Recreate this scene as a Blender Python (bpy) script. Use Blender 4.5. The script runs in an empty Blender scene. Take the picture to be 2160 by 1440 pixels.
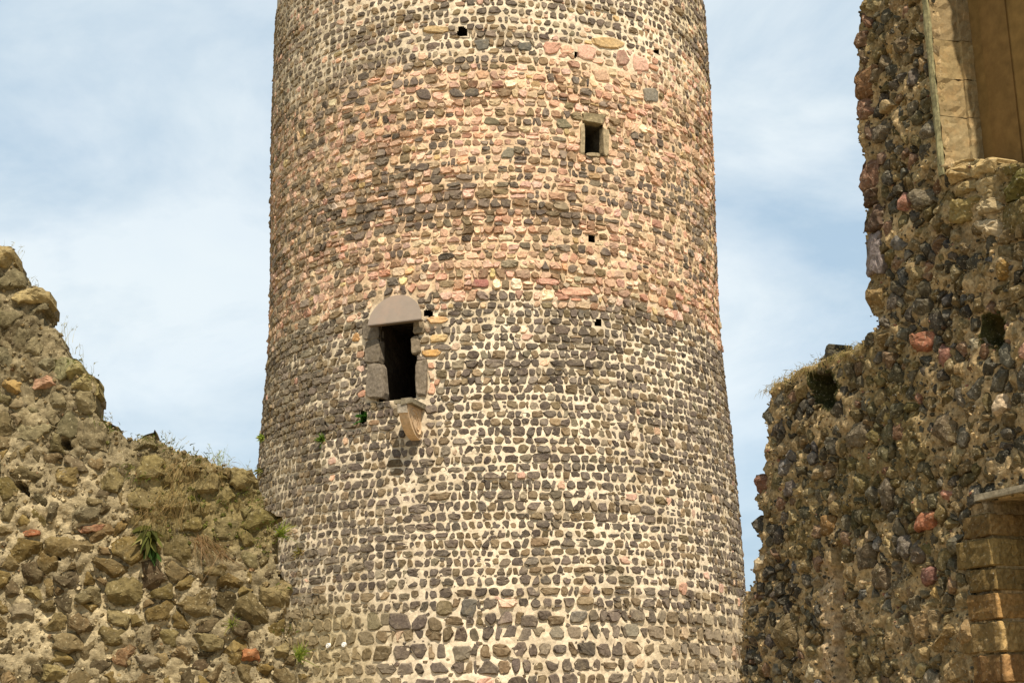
import bpy, math, random
import numpy as np
from mathutils import Vector, Matrix

random.seed(11)
RNG = np.random.default_rng(11)
S = bpy.context.scene
COL = S.collection

# ------------------------------------------------------------------ camera
F = 3000.0                                   # focal length in photograph pixels (2160 wide)
EYE = np.array([0.0, 0.0, 1.6])
PITCH, ROLL = math.atan(780 / F), math.radians(-0.95)
cam = bpy.data.cameras.new('camera')
cam.sensor_width, cam.lens = 36.0, F / 2160 * 36
cam.clip_end = 4000
camo = bpy.data.objects.new('camera', cam)
CM = Matrix.Rotation(math.pi / 2 + PITCH, 3, 'X') @ Matrix.Rotation(ROLL, 3, 'Z')
camo.matrix_world = Matrix.Translation(Vector(EYE)) @ CM.to_4x4()
COL.objects.link(camo)
S.camera = camo
CMN = np.array(CM)

# ------------------------------------------------------------------ sky, sun, exposure
SUN_AZ, SUN_EL = math.radians(15.5), math.radians(58)     # azimuth to the right of straight behind the camera
sd = Vector((math.sin(SUN_AZ) * math.cos(SUN_EL), -math.cos(SUN_AZ) * math.cos(SUN_EL), math.sin(SUN_EL)))
W = bpy.data.worlds.new('World')
S.world = W
W.use_nodes = True
nt = W.node_tree
nt.nodes.clear()
def wn(t, **k):
    n = nt.nodes.new(t)
    for a, b in k.items():
        setattr(n, a, b)
    return n
out = wn('ShaderNodeOutputWorld'); bg = wn('ShaderNodeBackground')
bg.inputs['Strength'].default_value = 0.11
sky = wn('ShaderNodeTexSky', sky_type='NISHITA', sun_disc=False)
sky.sun_elevation = SUN_EL
sky.sun_rotation = math.pi - SUN_AZ
sky.air_density, sky.dust_density, sky.ozone_density = 1.0, 1.5, 1.0
tc = wn('ShaderNodeTexCoord')
mp = wn('ShaderNodeMapping'); mp.inputs['Scale'].default_value = (1.0, 1.0, 1.9); mp.inputs['Location'].default_value = (0.9, 1.3, 0.75)
n1 = wn('ShaderNodeTexNoise'); n1.inputs['Scale'].default_value = 3.4; n1.inputs['Detail'].default_value = 7; n1.inputs['Roughness'].default_value = 0.6; n1.inputs['Distortion'].default_value = 0.35
r1 = wn('ShaderNodeValToRGB')
r1.color_ramp.elements[0].position, r1.color_ramp.elements[0].color = 0.36, (0.83, 0.83, 0.83, 1)
r1.color_ramp.elements[1].position, r1.color_ramp.elements[1].color = 0.66, (0.97, 0.97, 0.97, 1)
n2 = wn('ShaderNodeTexNoise'); n2.inputs['Scale'].default_value = 3.3; n2.inputs['Detail'].default_value = 9; n2.inputs['Roughness'].default_value = 0.58; n2.inputs['Distortion'].default_value = 0.4
r2 = wn('ShaderNodeValToRGB')
r2.color_ramp.elements[0].position, r2.color_ramp.elements[0].color = 0.38, (2.40, 3.18, 3.84, 1)
r2.color_ramp.elements[1].position, r2.color_ramp.elements[1].color = 0.64, (4.25, 4.68, 4.88, 1)
mx = wn('ShaderNodeMix', data_type='RGBA')
L = nt.links.new
L(tc.outputs['Generated'], mp.inputs['Vector'])
L(mp.outputs[0], n1.inputs['Vector']); L(mp.outputs[0], n2.inputs['Vector'])
L(n1.outputs[0], r1.inputs[0]); L(n2.outputs[0], r2.inputs[0])
L(r1.outputs[0], mx.inputs[0]); L(sky.outputs[0], mx.inputs[6]); L(r2.outputs[0], mx.inputs[7])
L(mx.outputs[2], bg.inputs['Color']); L(bg.outputs[0], out.inputs[0])

sun = bpy.data.lights.new('sun', 'SUN')
sun.energy, sun.angle, sun.color = 4.2, math.radians(0.6), (1.0, 0.905, 0.77)
suno = bpy.data.objects.new('sun', sun)
suno.rotation_euler = sd.to_track_quat('Z', 'Y').to_euler()
COL.objects.link(suno)
S.view_settings.view_transform = 'Standard'
S.view_settings.look = 'None'
S.view_settings.gamma = 1
S.view_settings.use_curve_mapping = False
S.view_settings.exposure = 0.86

# ------------------------------------------------------------------ small numeric helpers
def vnoise(x, y, seed=0):
    """smooth value noise in 0..1, vectorised"""
    x = np.asarray(x, float); y = np.asarray(y, float)
    xi = np.floor(x).astype(np.int64); yi = np.floor(y).astype(np.int64)
    fx, fy = x - xi, y - yi
    fx = fx * fx * (3 - 2 * fx); fy = fy * fy * (3 - 2 * fy)
    def h(a, b):
        n = (a * 374761393 + b * 668265263 + seed * 974711) & 0x7fffffff
        n = ((n ^ (n >> 13)) * 1274126177) & 0x7fffffff
        return ((n ^ (n >> 16)) & 0xffff) / 65535.0
    return (h(xi, yi) * (1 - fx) + h(xi + 1, yi) * fx) * (1 - fy) + (h(xi, yi + 1) * (1 - fx) + h(xi + 1, yi + 1) * fx) * fy
def fbm(x, y, seed=0, o=3):
    v, a, t = 0, 1.0, 0
    x = np.asarray(x, float); y = np.asarray(y, float)
    for k in range(o):
        v = v + a * vnoise(x * 2 ** k, y * 2 ** k, seed + k * 17); t += a; a *= 0.5
    return v / t
def inside(pts, poly):
    pts = np.atleast_2d(np.asarray(pts, float)); poly = np.asarray(poly, float)
    x, y = pts[:, 0], pts[:, 1]
    r = np.zeros(len(pts), bool)
    j = len(poly) - 1
    for i in range(len(poly)):
        xi, yi = poly[i]; xj, yj = poly[j]
        if yi != yj:
            r ^= ((yi > y) != (yj > y)) & (x < (xj - xi) * (y - yi) / (yj - yi) + xi)
        j = i
    return r
def edge_dist(pts, poly):
    pts = np.atleast_2d(np.asarray(pts, float)); poly = np.asarray(poly, float)
    best = np.full(len(pts), 1e9)
    for i in range(len(poly)):
        a, b = poly[i - 1], poly[i]
        ab = b - a; l2 = max(ab @ ab, 1e-12)
        t = np.clip(((pts - a) @ ab) / l2, 0, 1)
        d = np.hypot(*(pts - a - t[:, None] * ab).T)
        best = np.minimum(best, d)
    return best
def area(P):
    x, y = P[:, 0], P[:, 1]
    return 0.5 * float(np.sum(x * np.roll(y, -1) - np.roll(x, -1) * y))
def clip(P, nx, ny, c):
    """keep the side nx*x + ny*y <= c of a convex polygon (list of tuples)"""
    o = []
    for i in range(len(P)):
        a, b = P[i - 1], P[i]
        da, db = nx * a[0] + ny * a[1] - c, nx * b[0] + ny * b[1] - c
        if (da <= 0) != (db <= 0):
            t = da / (da - db)
            o.append((a[0] + (b[0] - a[0]) * t, a[1] + (b[1] - a[1]) * t))
        if db <= 0:
            o.append(b)
    return o
def power_cells(seeds, w, gap, reach):
    """cells of a power diagram, each edge drawn in by an uneven half joint"""
    n = len(seeds)
    cell = reach
    grid = {}
    keys = np.floor(seeds / cell).astype(int)
    for i, (a, b) in enumerate(keys):
        grid.setdefault((a, b), []).append(i)
    res = [None] * n
    rnd = random.Random(5)
    SX, SY, WT = seeds[:, 0].tolist(), seeds[:, 1].tolist(), w.tolist()
    G = gap.tolist()
    for i in range(n):
        x, y, wi, g = SX[i], SY[i], WT[i], G[i]
        h = reach * 0.62
        P = [(x - h, y - h), (x + h, y - h), (x + h, y + h), (x - h, y + h)]
        kx, ky = keys[i]
        near = [j for a in (-1, 0, 1) for b in (-1, 0, 1) for j in grid.get((kx + a, ky + b), ()) if j != i]
        near.sort(key=lambda j: (SX[j] - x) ** 2 + (SY[j] - y) ** 2)
        for j in near[:22]:
            dx, dy = SX[j] - x, SY[j] - y
            l = math.hypot(dx, dy)
            if l < 1e-6:
                continue
            c = (dx * (SX[j] + x) + dy * (SY[j] + y) + wi - WT[j]) / 2
            P = clip(P, dx / l, dy / l, c / l - g * rnd.uniform(0.45, 1.6))
            if len(P) < 3:
                break
        if len(P) >= 3:
            res[i] = np.array(P)
    return res
def roughen(P, rnd, k=0.06, corner=0.22):
    """round the corners of a cell and make its outline irregular"""
    Q = []
    n = len(P)
    for i in range(n):
        a, b = P[i], P[(i + 1) % n]
        c = corner * rnd.uniform(0.5, 1.3)
        Q.append(a + (b - a) * c); Q.append(b + (a - b) * corner * rnd.uniform(0.5, 1.3))
    Q = np.array(Q)
    keep = [0]
    size = math.sqrt(max(abs(area(Q)), 1e-9))
    for i in range(1, len(Q)):
        if np.hypot(*(Q[i] - Q[keep[-1]])) > 0.13 * size:
            keep.append(i)
    Q = Q[keep]
    if len(Q) > 3 and np.hypot(*(Q[-1] - Q[0])) < 0.13 * size:
        Q = Q[:-1]
    # long straight runs get a middle point so that they can wander
    R = []
    for i in range(len(Q)):
        a, b = Q[i], Q[(i + 1) % len(Q)]
        R.append(a)
        if np.hypot(*(b - a)) > 0.55 * size:
            m = rnd.uniform(0.35, 0.65)
            R.append(a * (1 - m) + b * m)
    Q = np.array(R)
    c = Q.mean(0)
    f = 1 + np.array([rnd.gauss(0, k) for _ in Q])
    return c + (Q - c) * np.clip(f, 0.8, 1.1)[:, None]

def stone_geo(P, h, rnd, rings=((1.03, -0.03), (0.86, 0.85)), tilt=0.25, rough=0.25, lift=0.0):
    """one stone: outline P in wall coordinates -> verts (s, z, depth) and faces; rings go from the joint to the crown"""
    n = len(P)
    c = P.mean(0)
    V, Fc = [], []
    size = math.sqrt(max(abs(area(P)), 1e-9))
    ta, tb = rnd.uniform(-tilt, tilt), rnd.uniform(-tilt, tilt * 0.6)
    for q, (k, d) in enumerate(rings):
        for p in P:
            kk = k * (1 + (rnd.gauss(0, 0.035) if q else 0))
            v = c + (p - c) * kk
            dd = d if q == 0 else lift + d * h + rnd.gauss(0, rough) * h * 0.5
            if q and d > 0.5:
                dd += float(ta * (v[0] - c[0]) + tb * (v[1] - c[1]))
            V.append((v[0], v[1], dd))
    for q in range(len(rings) - 1):
        for i in range(n):
            a, b = q * n + i, q * n + (i + 1) % n
            Fc.append((a, b, b + n, a + n))
    V.append((c[0] + rnd.gauss(0, 0.08) * size, c[1] + rnd.gauss(0, 0.08) * size, lift + h * rnd.uniform(0.95, 1.2)))
    b0 = (len(rings) - 1) * n
    for i in range(n):
        Fc.append((b0 + i, b0 + (i + 1) % n, len(V) - 1))
    return np.array(V), Fc

def rock_geo(P, h, rnd, back=-.06, pts=15, rings=(1.0, .93, .80, .60, .34), facets=5, rough=.35, freq=11):
    """a rough hewn stone: random cleavage planes, a broken outline, fine pitting"""
    P = np.asarray(P, float)
    c = P.mean(0)
    # keep the corners of the outline, break its longer edges in two
    O = []
    per = float(np.sum(np.hypot(*(np.roll(P, -1, 0) - P).T)))
    for i in range(len(P)):
        A, B = P[i], P[(i + 1) % len(P)]
        O.append(A)
        m = min(int(np.hypot(*(B - A)) / per * pts), 3)
        for q in range(m):
            t = (q + 1) / (m + 1)
            O.append(A * (1 - t) + B * t + np.array([(B - A)[1], (A - B)[0]]) * rnd.gauss(0, .07))
    O = np.array(O); pts = len(O)
    size = math.sqrt(max(abs(area(P)), 1e-9))
    sd_ = rnd.randrange(1, 9999)
    R = [c + (O - c) * 1.03] + [c + (O - c) * r for r in rings] + [c[None]]
    rr = np.concatenate([np.full(len(q), v) for q, v in zip(R, (1.03,) + tuple(rings) + (0,))])
    XY = np.concatenate(R)
    D = np.full(len(XY), h * 1.25)
    for _ in range(facets):
        a_ = rnd.uniform(0, 6.283)
        pr = (XY - c) @ np.array([math.cos(a_), math.sin(a_)]) - size * rnd.uniform(.0, .42)
        D = np.minimum(D, h * 1.25 - np.maximum(pr, 0) * rnd.uniform(.2, 1.6) * min(1.2, h / (.14 * size)))
    ta = rnd.uniform(-.2, .2)
    D = D + ta * (XY[:, 0] - c[0]) * .5
    D = D + h * rough * (fbm(XY[:, 0] * freq, XY[:, 1] * freq, sd_, 3) - .5) * 2.2
    D = D * np.clip(1 - rr ** 14 * .62, 0, 1)
    D[:pts] = back
    XY = XY + (np.stack([vnoise(XY[:, 0] * 25, XY[:, 1] * 25, sd_ + 1), vnoise(XY[:, 0] * 25, XY[:, 1] * 25, sd_ + 2)], 1) - .5) * .10 * size * (rr[:, None] > .2)
    n = pts
    Fc = [(q * n + i, q * n + (i + 1) % n, (q + 1) * n + (i + 1) % n, (q + 1) * n + i) for q in range(len(rings)) for i in range(n)]
    b0 = len(rings) * n
    Fc += [(b0 + i, b0 + (i + 1) % n, len(XY) - 1) for i in range(n)]
    return np.column_stack([XY, D]), Fc

# ------------------------------------------------------------------ objects
def link(o, parent=None):
    COL.objects.link(o)
    if parent is not None:
        o.parent = parent
    return o
def mesh_obj(name, V, Fc, mat, parent=None, cols=None, smooth=False, origin=None):
    """V in world coordinates; origin (world) becomes the object's own"""
    V = np.asarray(V, float)
    o3 = np.asarray(origin if origin is not None else (V.min(0) + V.max(0)) / 2, float)
    me = bpy.data.meshes.new(name)
    me.from_pydata((V - o3).tolist(), [], Fc)
    if cols is not None:
        at = me.color_attributes.new('Col', 'FLOAT_COLOR', 'POINT')
        c4 = np.ones((len(V), 4)); c4[:, :3] = cols
        at.data.foreach_set('color', c4.ravel())
    me.materials.append(mat)
    if smooth:
        me.polygons.foreach_set('use_smooth', [True] * len(me.polygons))
    me.update()
    o = bpy.data.objects.new(name, me)
    link(o, parent)
    po = np.array(parent['_o']) if parent is not None and '_o' in parent else np.zeros(3)
    o.location = o3 - po
    o['_o'] = o3.tolist()
    return o
def thing(name, label, cat, loc, group=None):
    o = bpy.data.objects.new(name, None)
    o.empty_display_size = 0.2
    o.location = loc
    o['_o'] = list(map(float, loc))
    o['label'], o['category'], o['kind'] = label, cat, 'thing'
    if group:
        o['group'] = group
    return link(o)
class Pile:
    def __init__(self):
        self.V, self.F, self.C, self.n = [], [], [], 0
    def add(self, V, Fc, col):
        V = np.asarray(V, float)
        self.V.append(V)
        n = self.n
        self.F.extend([tuple(i + n for i in f) for f in Fc])
        self.C.append(np.broadcast_to(np.asarray(col, float), (len(V), 3)))
        self.n += len(V)
    def build(self, name, mat, parent=None, smooth=False, origin=None):
        return mesh_obj(name, np.concatenate(self.V), self.F, mat, parent, np.concatenate(self.C), smooth, origin)

# ------------------------------------------------------------------ materials
def surf(name, rough=0.9, grain=40.0, grain_amt=0.5, bump=0.5, bump_d=0.01, speck=0.0, speck_col=(0.5, 0.46, 0.36), blotch=0.0, blotch_col=(0.2, 0.17, 0.1), blotch_scale=5.0, spec=0.05):
    m = bpy.data.materials.new(name)
    m.use_nodes = True
    t = m.node_tree
    N, K = t.nodes, t.links.new
    b = N['Principled BSDF']
    b.inputs['Roughness'].default_value = rough
    b.inputs['Specular IOR Level'].default_value = spec
    at = N.new('ShaderNodeAttribute'); at.attribute_name = 'Col'
    geo = N.new('ShaderNodeNewGeometry')
    def noise(sc, det=4, ro=0.6):
        n = N.new('ShaderNodeTexNoise'); n.inputs['Scale'].default_value = sc; n.inputs['Detail'].default_value = det; n.inputs['Roughness'].default_value = ro
        K(geo.outputs['Position'], n.inputs['Vector']); return n
    ng = noise(grain)
    mr = N.new('ShaderNodeMapRange'); mr.inputs[1].default_value, mr.inputs[2].default_value = 0.3, 0.7
    mr.inputs[3].default_value, mr.inputs[4].default_value = 1 - grain_amt, 1 + grain_amt
    K(ng.outputs[0], mr.inputs[0])
    mul = N.new('ShaderNodeVectorMath'); mul.operation = 'SCALE'
    K(at.outputs['Color'], mul.inputs[0]); K(mr.outputs[0], mul.inputs['Scale'])
    cur = mul.outputs[0]
    def over(cur, scale, lo, hi, amt, col, det=5):
        n = noise(scale, det, 0.65)
        r = N.new('ShaderNodeMapRange'); r.inputs[1].default_value, r.inputs[2].default_value = lo, hi
        r.inputs[3].default_value, r.inputs[4].default_value = 0, amt
        K(n.outputs[0], r.inputs[0])
        x = N.new('ShaderNodeMix'); x.data_type = 'RGBA'
        K(r.outputs[0], x.inputs[0]); K(cur, x.inputs[6]); x.inputs[7].default_value = (*col, 1)
        return x.outputs[2]
    if blotch:
        cur = over(cur, blotch_scale, 0.5, 0.68, blotch, blotch_col)
    if speck:
        cur = over(cur, 34.0, 0.60, 0.70, speck, speck_col, 3)
    K(cur, b.inputs['Base Color'])
    nb = noise(grain * 0.8, 6, 0.7)
    bp = N.new('ShaderNodeBump'); bp.inputs['Strength'].default_value = bump; bp.inputs['Distance'].default_value = bump_d
    K(nb.outputs[0], bp.inputs['Height']); K(bp.outputs[0], b.inputs['Normal'])
    return m
M_TSTONE = surf('tower_rubble', 0.85, 26, 0.30, 0.7, 0.012, speck=0.30, speck_col=(0.40, 0.34, 0.24), blotch=0.40, blotch_col=(0.33, 0.265, 0.17), blotch_scale=7)
M_TMORTAR = surf('lime_mortar', 0.95, 16, 0.26, 0.8, 0.016, blotch=0.45, blotch_col=(0.36, 0.27, 0.15), blotch_scale=2.2)
M_RSTONE = surf('lichened_rubble', 0.92, 18, 0.42, 1.0, 0.022, speck=0.55, speck_col=(0.42, 0.36, 0.22), blotch=0.45, blotch_col=(0.165, 0.132, 0.07), blotch_scale=4)
M_RMORTAR = surf('weathered_mortar', 0.95, 20, 0.42, 1.0, 0.03, speck=0.5, speck_col=(0.52, 0.44, 0.28), blotch=0.5, blotch_col=(0.18, 0.14, 0.07), blotch_scale=3.2)
M_DSTONE = surf('mixed_rubble', 1.0, 20, 0.5, 1.0, 0.025, speck=0.6, speck_col=(0.50, 0.44, 0.32), blotch=0.25, blotch_col=(0.13, 0.105, 0.035), blotch_scale=4)
M_DMORTAR = surf('crumbling_mortar', 0.95, 18, 0.5, 1.0, 0.03, speck=0.6, speck_col=(0.50, 0.42, 0.27), blotch=0.6, blotch_col=(0.13, 0.10, 0.035), blotch_scale=3)
M_DRESSED = surf('dressed_stone', 0.92, 15, 0.38, 0.9, 0.018, speck=0.45, speck_col=(0.36, 0.30, 0.2), blotch=0.45, blotch_col=(0.11, 0.085, 0.05))
M_SAND = surf('sandstone', 0.92, 18, 0.20, 0.7, 0.010, speck=0.15, blotch=0.4, blotch_col=(0.42, 0.26, 0.11))
M_BEDDED = surf('bedded_sandstone', 0.92, 22, 0.35, 1.0, 0.025, speck=0.3, blotch=0.5, blotch_col=(0.24, 0.16, 0.06), blotch_scale=6)
M_METAL = surf('weathered_sheet_metal', 0.55, 9, 0.06, 0.08, 0.004, blotch=0.4, blotch_col=(0.33, 0.22, 0.15), blotch_scale=1.6, spec=0.4)
M_DARK = surf('dark_interior', 0.95, 12, 0.4, 0.6, 0.02)
M_BOARD = surf('infill_board', 0.85, 6, 0.22, 0.3, 0.006, blotch=0.35, blotch_col=(0.14, 0.085, 0.025), blotch_scale=2)
def leaf_mat(name, tr=0.35):
    m = bpy.data.materials.new(name)
    m.use_nodes = True
    t = m.node_tree; N, K = t.nodes, t.links.new
    b = N['Principled BSDF']; b.inputs['Roughness'].default_value = 0.75; b.inputs['Specular IOR Level'].default_value = 0.08
    at = N.new('ShaderNodeAttribute'); at.attribute_name = 'Col'
    K(at.outputs['Color'], b.inputs['Base Color'])
    tl = N.new('ShaderNodeBsdfTranslucent'); K(at.outputs['Color'], tl.inputs['Color'])
    ms = N.new('ShaderNodeMixShader'); ms.inputs[0].default_value = tr
    K(b.outputs[0], ms.inputs[1]); K(tl.outputs[0], ms.inputs[2]); K(ms.outputs[0], N['Material Output'].inputs['Surface'])
    return m
M_LEAF = leaf_mat('leaf')

# ------------------------------------------------------------------ ways from the picture to the walls
def ray(px, py):
    v = CMN @ np.array([(px - 1080) / F, (720 - py) / F, -1.0])
    return v
def to_px(p):
    q = (np.asarray(p, float) - EYE) @ CMN
    z = -q[..., 2]
    return np.stack([1080 + F * q[..., 0] / z, 720 - F * q[..., 1] / z], -1)

TX, TY, RREF = -0.36, 29.2, 4.7
PROF_Z = [0, 2.13, 4.32, 5.25, 6.21, 7.18, 8.17, 9.18, 10.2, 12.3, 14.03, 15.4, 16.7, 24]
PROF_R = [4.95, 4.925, 4.924, 4.904, 4.869, 4.822, 4.754, 4.71, 4.708, 4.755, 4.79, 4.775, 4.77, 4.75]
def TR(z):
    return np.interp(z, PROF_Z, PROF_R)
def tower_pos(V):
    V = np.atleast_2d(np.asarray(V, float))
    th = V[:, 0] / RREF
    r = TR(V[:, 1]) + V[:, 2]
    return np.stack([TX + r * np.sin(th), TY - r * np.cos(th), V[:, 1]], 1)
def tpx(px, py):
    """pixel -> (s, z) on the tower"""
    d = ray(px, py)
    R = 4.75
    for _ in range(6):
        ox, oy = EYE[0] - TX, EYE[1] - TY
        a = d[0] ** 2 + d[1] ** 2; b = 2 * (ox * d[0] + oy * d[1]); c = ox * ox + oy * oy - R * R
        q = max(b * b - 4 * a * c, 0)
        t = (-b - math.sqrt(q)) / (2 * a)
        p = EYE + t * d
        R = float(TR(p[2]))
    return np.array([RREF * math.atan2(p[0] - TX, -(p[1] - TY)), p[2]])
def plane_maps(p0, u, n):
    """n points out of the wall towards the camera, u to the right seen from the front"""
    p0, u, n = (np.array(a, float) for a in (p0, u, n))
    def pos(V):
        V = np.atleast_2d(np.asarray(V, float))
        return p0 + V[:, :1] * u + V[:, 1:2] * np.array([0, 0, 1.0]) + V[:, 2:3] * n
    def px(x, y):
        d = ray(x, y)
        t = ((p0 - EYE) @ n) / (d @ n)
        p = EYE + t * d
        return np.array([(p - p0) @ u, p[2]])
    return pos, px

class Zones:
    """many outlines tested at once, only those near the points"""
    def __init__(self, polys):
        self.p = [(np.asarray(q), np.asarray(q).min(0), np.asarray(q).max(0)) for q in polys]
    def hit(self, pts):
        r = np.zeros(len(pts), bool)
        lo, hi = pts.min(0), pts.max(0)
        for q, a, b in self.p:
            if a[0] <= hi[0] and b[0] >= lo[0] and a[1] <= hi[1] and b[1] >= lo[1]:
                r |= inside(pts, q)
        return r
class Wall:
    """a masonry face in (s, z): openings cut into a mortar core, stones set into it"""
    def __init__(self, pos, px):
        self.pos, self.px = pos, px
        self.cut, self.keep_out = [], []
    def poly(self, pts):
        return np.array([self.px(*p) for p in pts])

def grit(n, lo, hi, ok, depthf, colf, pos, rnd, r0=.012, r1=.034):
    """broken crumbs lying in the face of the mortar"""
    g_ = np.random.default_rng(rnd.randrange(9999))
    p = g_.uniform(lo, hi, (n, 2))
    p = p[ok(p)]
    d = depthf(p); c = colf(p, g_)
    m = len(p); k = 5
    r = g_.uniform(r0, r1, m) * g_.uniform(.6, 1.2, m)
    a = g_.uniform(0, 6.28, m)[:, None] + np.arange(k) * 6.283 / k
    rad = r[:, None] * g_.uniform(.55, 1.25, (m, k))
    ring = np.stack([p[:, :1] + rad * np.cos(a) * 1.2, p[:, 1:] + rad * np.sin(a), np.broadcast_to(d[:, None] - .012, (m, k))], -1)
    ring2 = np.stack([p[:, :1] + rad * .6 * np.cos(a + .3), p[:, 1:] + rad * .6 * np.sin(a + .3), d[:, None] + r[:, None] * g_.uniform(.3, .9, (m, k))], -1)
    V = np.concatenate([ring, ring2], 1).reshape(-1, 3)
    b = np.arange(m)[:, None, None] * 10
    i = np.arange(k); q = np.stack([i, (i + 1) % k, (i + 1) % k + k, i + k], 1)
    F4 = (b + q[None]).reshape(-1, 4).tolist()
    F5 = (np.arange(m)[:, None] * 10 + np.arange(5, 10)[None]).tolist()
    return pos(V), F4 + F5, np.repeat(c, 10, 0)
def place_stones(wall, root, stones, mat, limit=300, visible=None, stuff_name='stone_facing', part_name='stone', smooth=False, extra=None):
    """stones: list of (V3 world, faces, colour); the largest in view become parts, the rest one mass"""
    sizes = []
    for (V, Fc, c) in stones:
        q = to_px(V)
        w, h = q.max(0) - q.min(0)
        ctr = q.mean(0)
        vis = -5 < ctr[0] < 2165 and -5 < ctr[1] < 1445 and (visible is None or visible(ctr))
        sizes.append(w * h if vis else 0)
    order = np.argsort(-np.array(sizes))
    chosen = set(int(i) for i in order[:limit] if sizes[i] > 0)
    pile = Pile()
    for i, (V, Fc, c) in enumerate(stones):
        if i in chosen:
            mesh_obj(part_name, V, Fc, mat, root, np.broadcast_to(c, (len(V), 3)), smooth)
        else:
            pile.add(V, Fc, c)
    if extra is not None:
        pile.add(*extra)
    if pile.n:
        o = pile.build(stuff_name, mat, root, smooth)
        o['kind'] = 'stuff'
def pull(P, test):
    """draw outline points that fail the test towards the middle"""
    c = P.mean(0)
    P = P.copy()
    for _ in range(7):
        bad = ~test(P)
        if not bad.any():
            break
        P[bad] = c + (P[bad] - c) * 0.86
    return P
def core_sheet(pos, s0, s1, z0, z1, step, keepf, depthf, colf, thick, mat, parent, name):
    """a fine sheet of mortar with holes, its rims run back to the far side"""
    ns, nz = int((s1 - s0) / step) + 1, int((z1 - z0) / step) + 1
    sg, zg = np.meshgrid(np.linspace(s0, s1, ns), np.linspace(z0, z1, nz))
    ctr = np.stack([(sg[:-1, :-1] + sg[1:, 1:]) / 2, (zg[:-1, :-1] + zg[1:, 1:]) / 2], -1).reshape(-1, 2)
    keep = keepf(ctr).reshape(nz - 1, ns - 1)
    pts = np.stack([sg.ravel(), zg.ravel()], 1)
    D = depthf(pts)
    idx = np.arange(ns * nz).reshape(nz, ns)
    quads = np.stack([idx[:-1, :-1], idx[:-1, 1:], idx[1:, 1:], idx[1:, :-1]], -1)[keep]
    front = np.column_stack([pts, D])
    back = np.column_stack([pts, np.full(len(pts), -thick)])
    NB = len(pts)
    Q = [quads]
    V = front
    if thick > 0:
        Q.append(quads[:, ::-1] + NB)
        k = np.pad(keep, 1)
        for (dy, dx, a, b) in ((-1, 0, (0, 0), (0, 1)), (1, 0, (1, 1), (1, 0)), (0, -1, (1, 0), (0, 0)), (0, 1, (0, 1), (1, 1))):
            yy, xx = np.nonzero(keep & ~k[1 + dy:k.shape[0] - 1 + dy, 1 + dx:k.shape[1] - 1 + dx])
            i, j = idx[yy + a[0], xx + a[1]], idx[yy + b[0], xx + b[1]]
            Q.append(np.stack([j, i, i + NB, j + NB], 1))
        V = np.concatenate([front, back])
    Q = np.concatenate(Q)
    used, inv = np.unique(Q.ravel(), return_inverse=True)
    V = V[used]
    return quad_obj(name, pos(V), inv.reshape(-1, 4), mat, parent, colf(V[:, :2]))
def quad_obj(name, V, Q, mat, parent, cols):
    o3 = (V.min(0) + V.max(0)) / 2
    me = bpy.data.meshes.new(name)
    me.vertices.add(len(V)); me.vertices.foreach_set('co', (V - o3).astype(np.float32).ravel())
    me.loops.add(Q.size); me.loops.foreach_set('vertex_index', Q.astype(np.int32).ravel())
    me.polygons.add(len(Q)); me.polygons.foreach_set('loop_start', np.arange(0, Q.size, 4, dtype=np.int32))
    me.polygons.foreach_set('use_smooth', np.ones(len(Q), bool))
    me.update(calc_edges=True)
    at = me.color_attributes.new('Col', 'FLOAT_COLOR', 'POINT')
    c4 = np.ones((len(V), 4), np.float32); c4[:, :3] = cols
    at.data.foreach_set('color', c4.ravel())
    me.materials.append(mat)
    o = bpy.data.objects.new(name, me)
    link(o, parent)
    o.location = o3 - (np.array(parent['_o']) if parent is not None else 0)
    o['_o'] = o3.tolist()
    return o

def lerp(a, b, t):
    t = np.asarray(t, float)[..., None] if np.ndim(t) else t
    return np.asarray(a) * (1 - t) + np.asarray(b) * t
def jit(c, rnd, v=0.25, h=0.08):
    k = math.exp(rnd.gauss(0, v))
    return np.clip(np.array([c[0] * k * (1 + rnd.gauss(0, h)), c[1] * k, c[2] * k * (1 + rnd.gauss(0, h))]), 0.012, 0.75)
def box_px(x0, y0, x1, y1, slope=0.0):
    m = (x1 - x0) * slope
    return [(x0, y1), (x1, y1 + m), (x1, y0 + m), (x0, y0)]
def soft_box(P, rnd, corner=0.12, k=0.02, sub=2):
    """dressed block outline: corners just taken off, edges a little uneven"""
    Q = []
    n = len(P)
    for i in range(n):
        a, b = P[i], P[(i + 1) % n]
        Q.append(a + (b - a) * corner)
        for t in range(1, sub):
            Q.append(a + (b - a) * t / sub)
        Q.append(b + (a - b) * corner)
    Q = np.array(Q); c = Q.mean(0)
    if area(Q) < 0:
        Q = Q[::-1]
    return c + (Q - c) * (1 + np.array([rnd.gauss(0, k) for _ in Q]))[:, None]
DRESS = ((1.0, -0.10), (0.985, 0.55), (0.90, 1.0))
def dressed(wall, pts, h, col, root, rnd, name='jamb_stone', mat=None, label=None, k=0.02, corner=0.12, back=-0.12, world=None, tilt=0.03):
    P = soft_box(wall.poly(pts) if world is None else np.array(world, float), rnd, corner, k)
    V, Fc = stone_geo(P, h, rnd, ((1.0, back), (0.985, 0.6), (0.90, 1.0)), tilt, 0.10)
    o = mesh_obj(name, wall.pos(V), Fc, mat or M_DRESSED, root, np.broadcast_to(col, (len(V), 3)))
    if label:
        o['label'] = label
    return o

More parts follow.
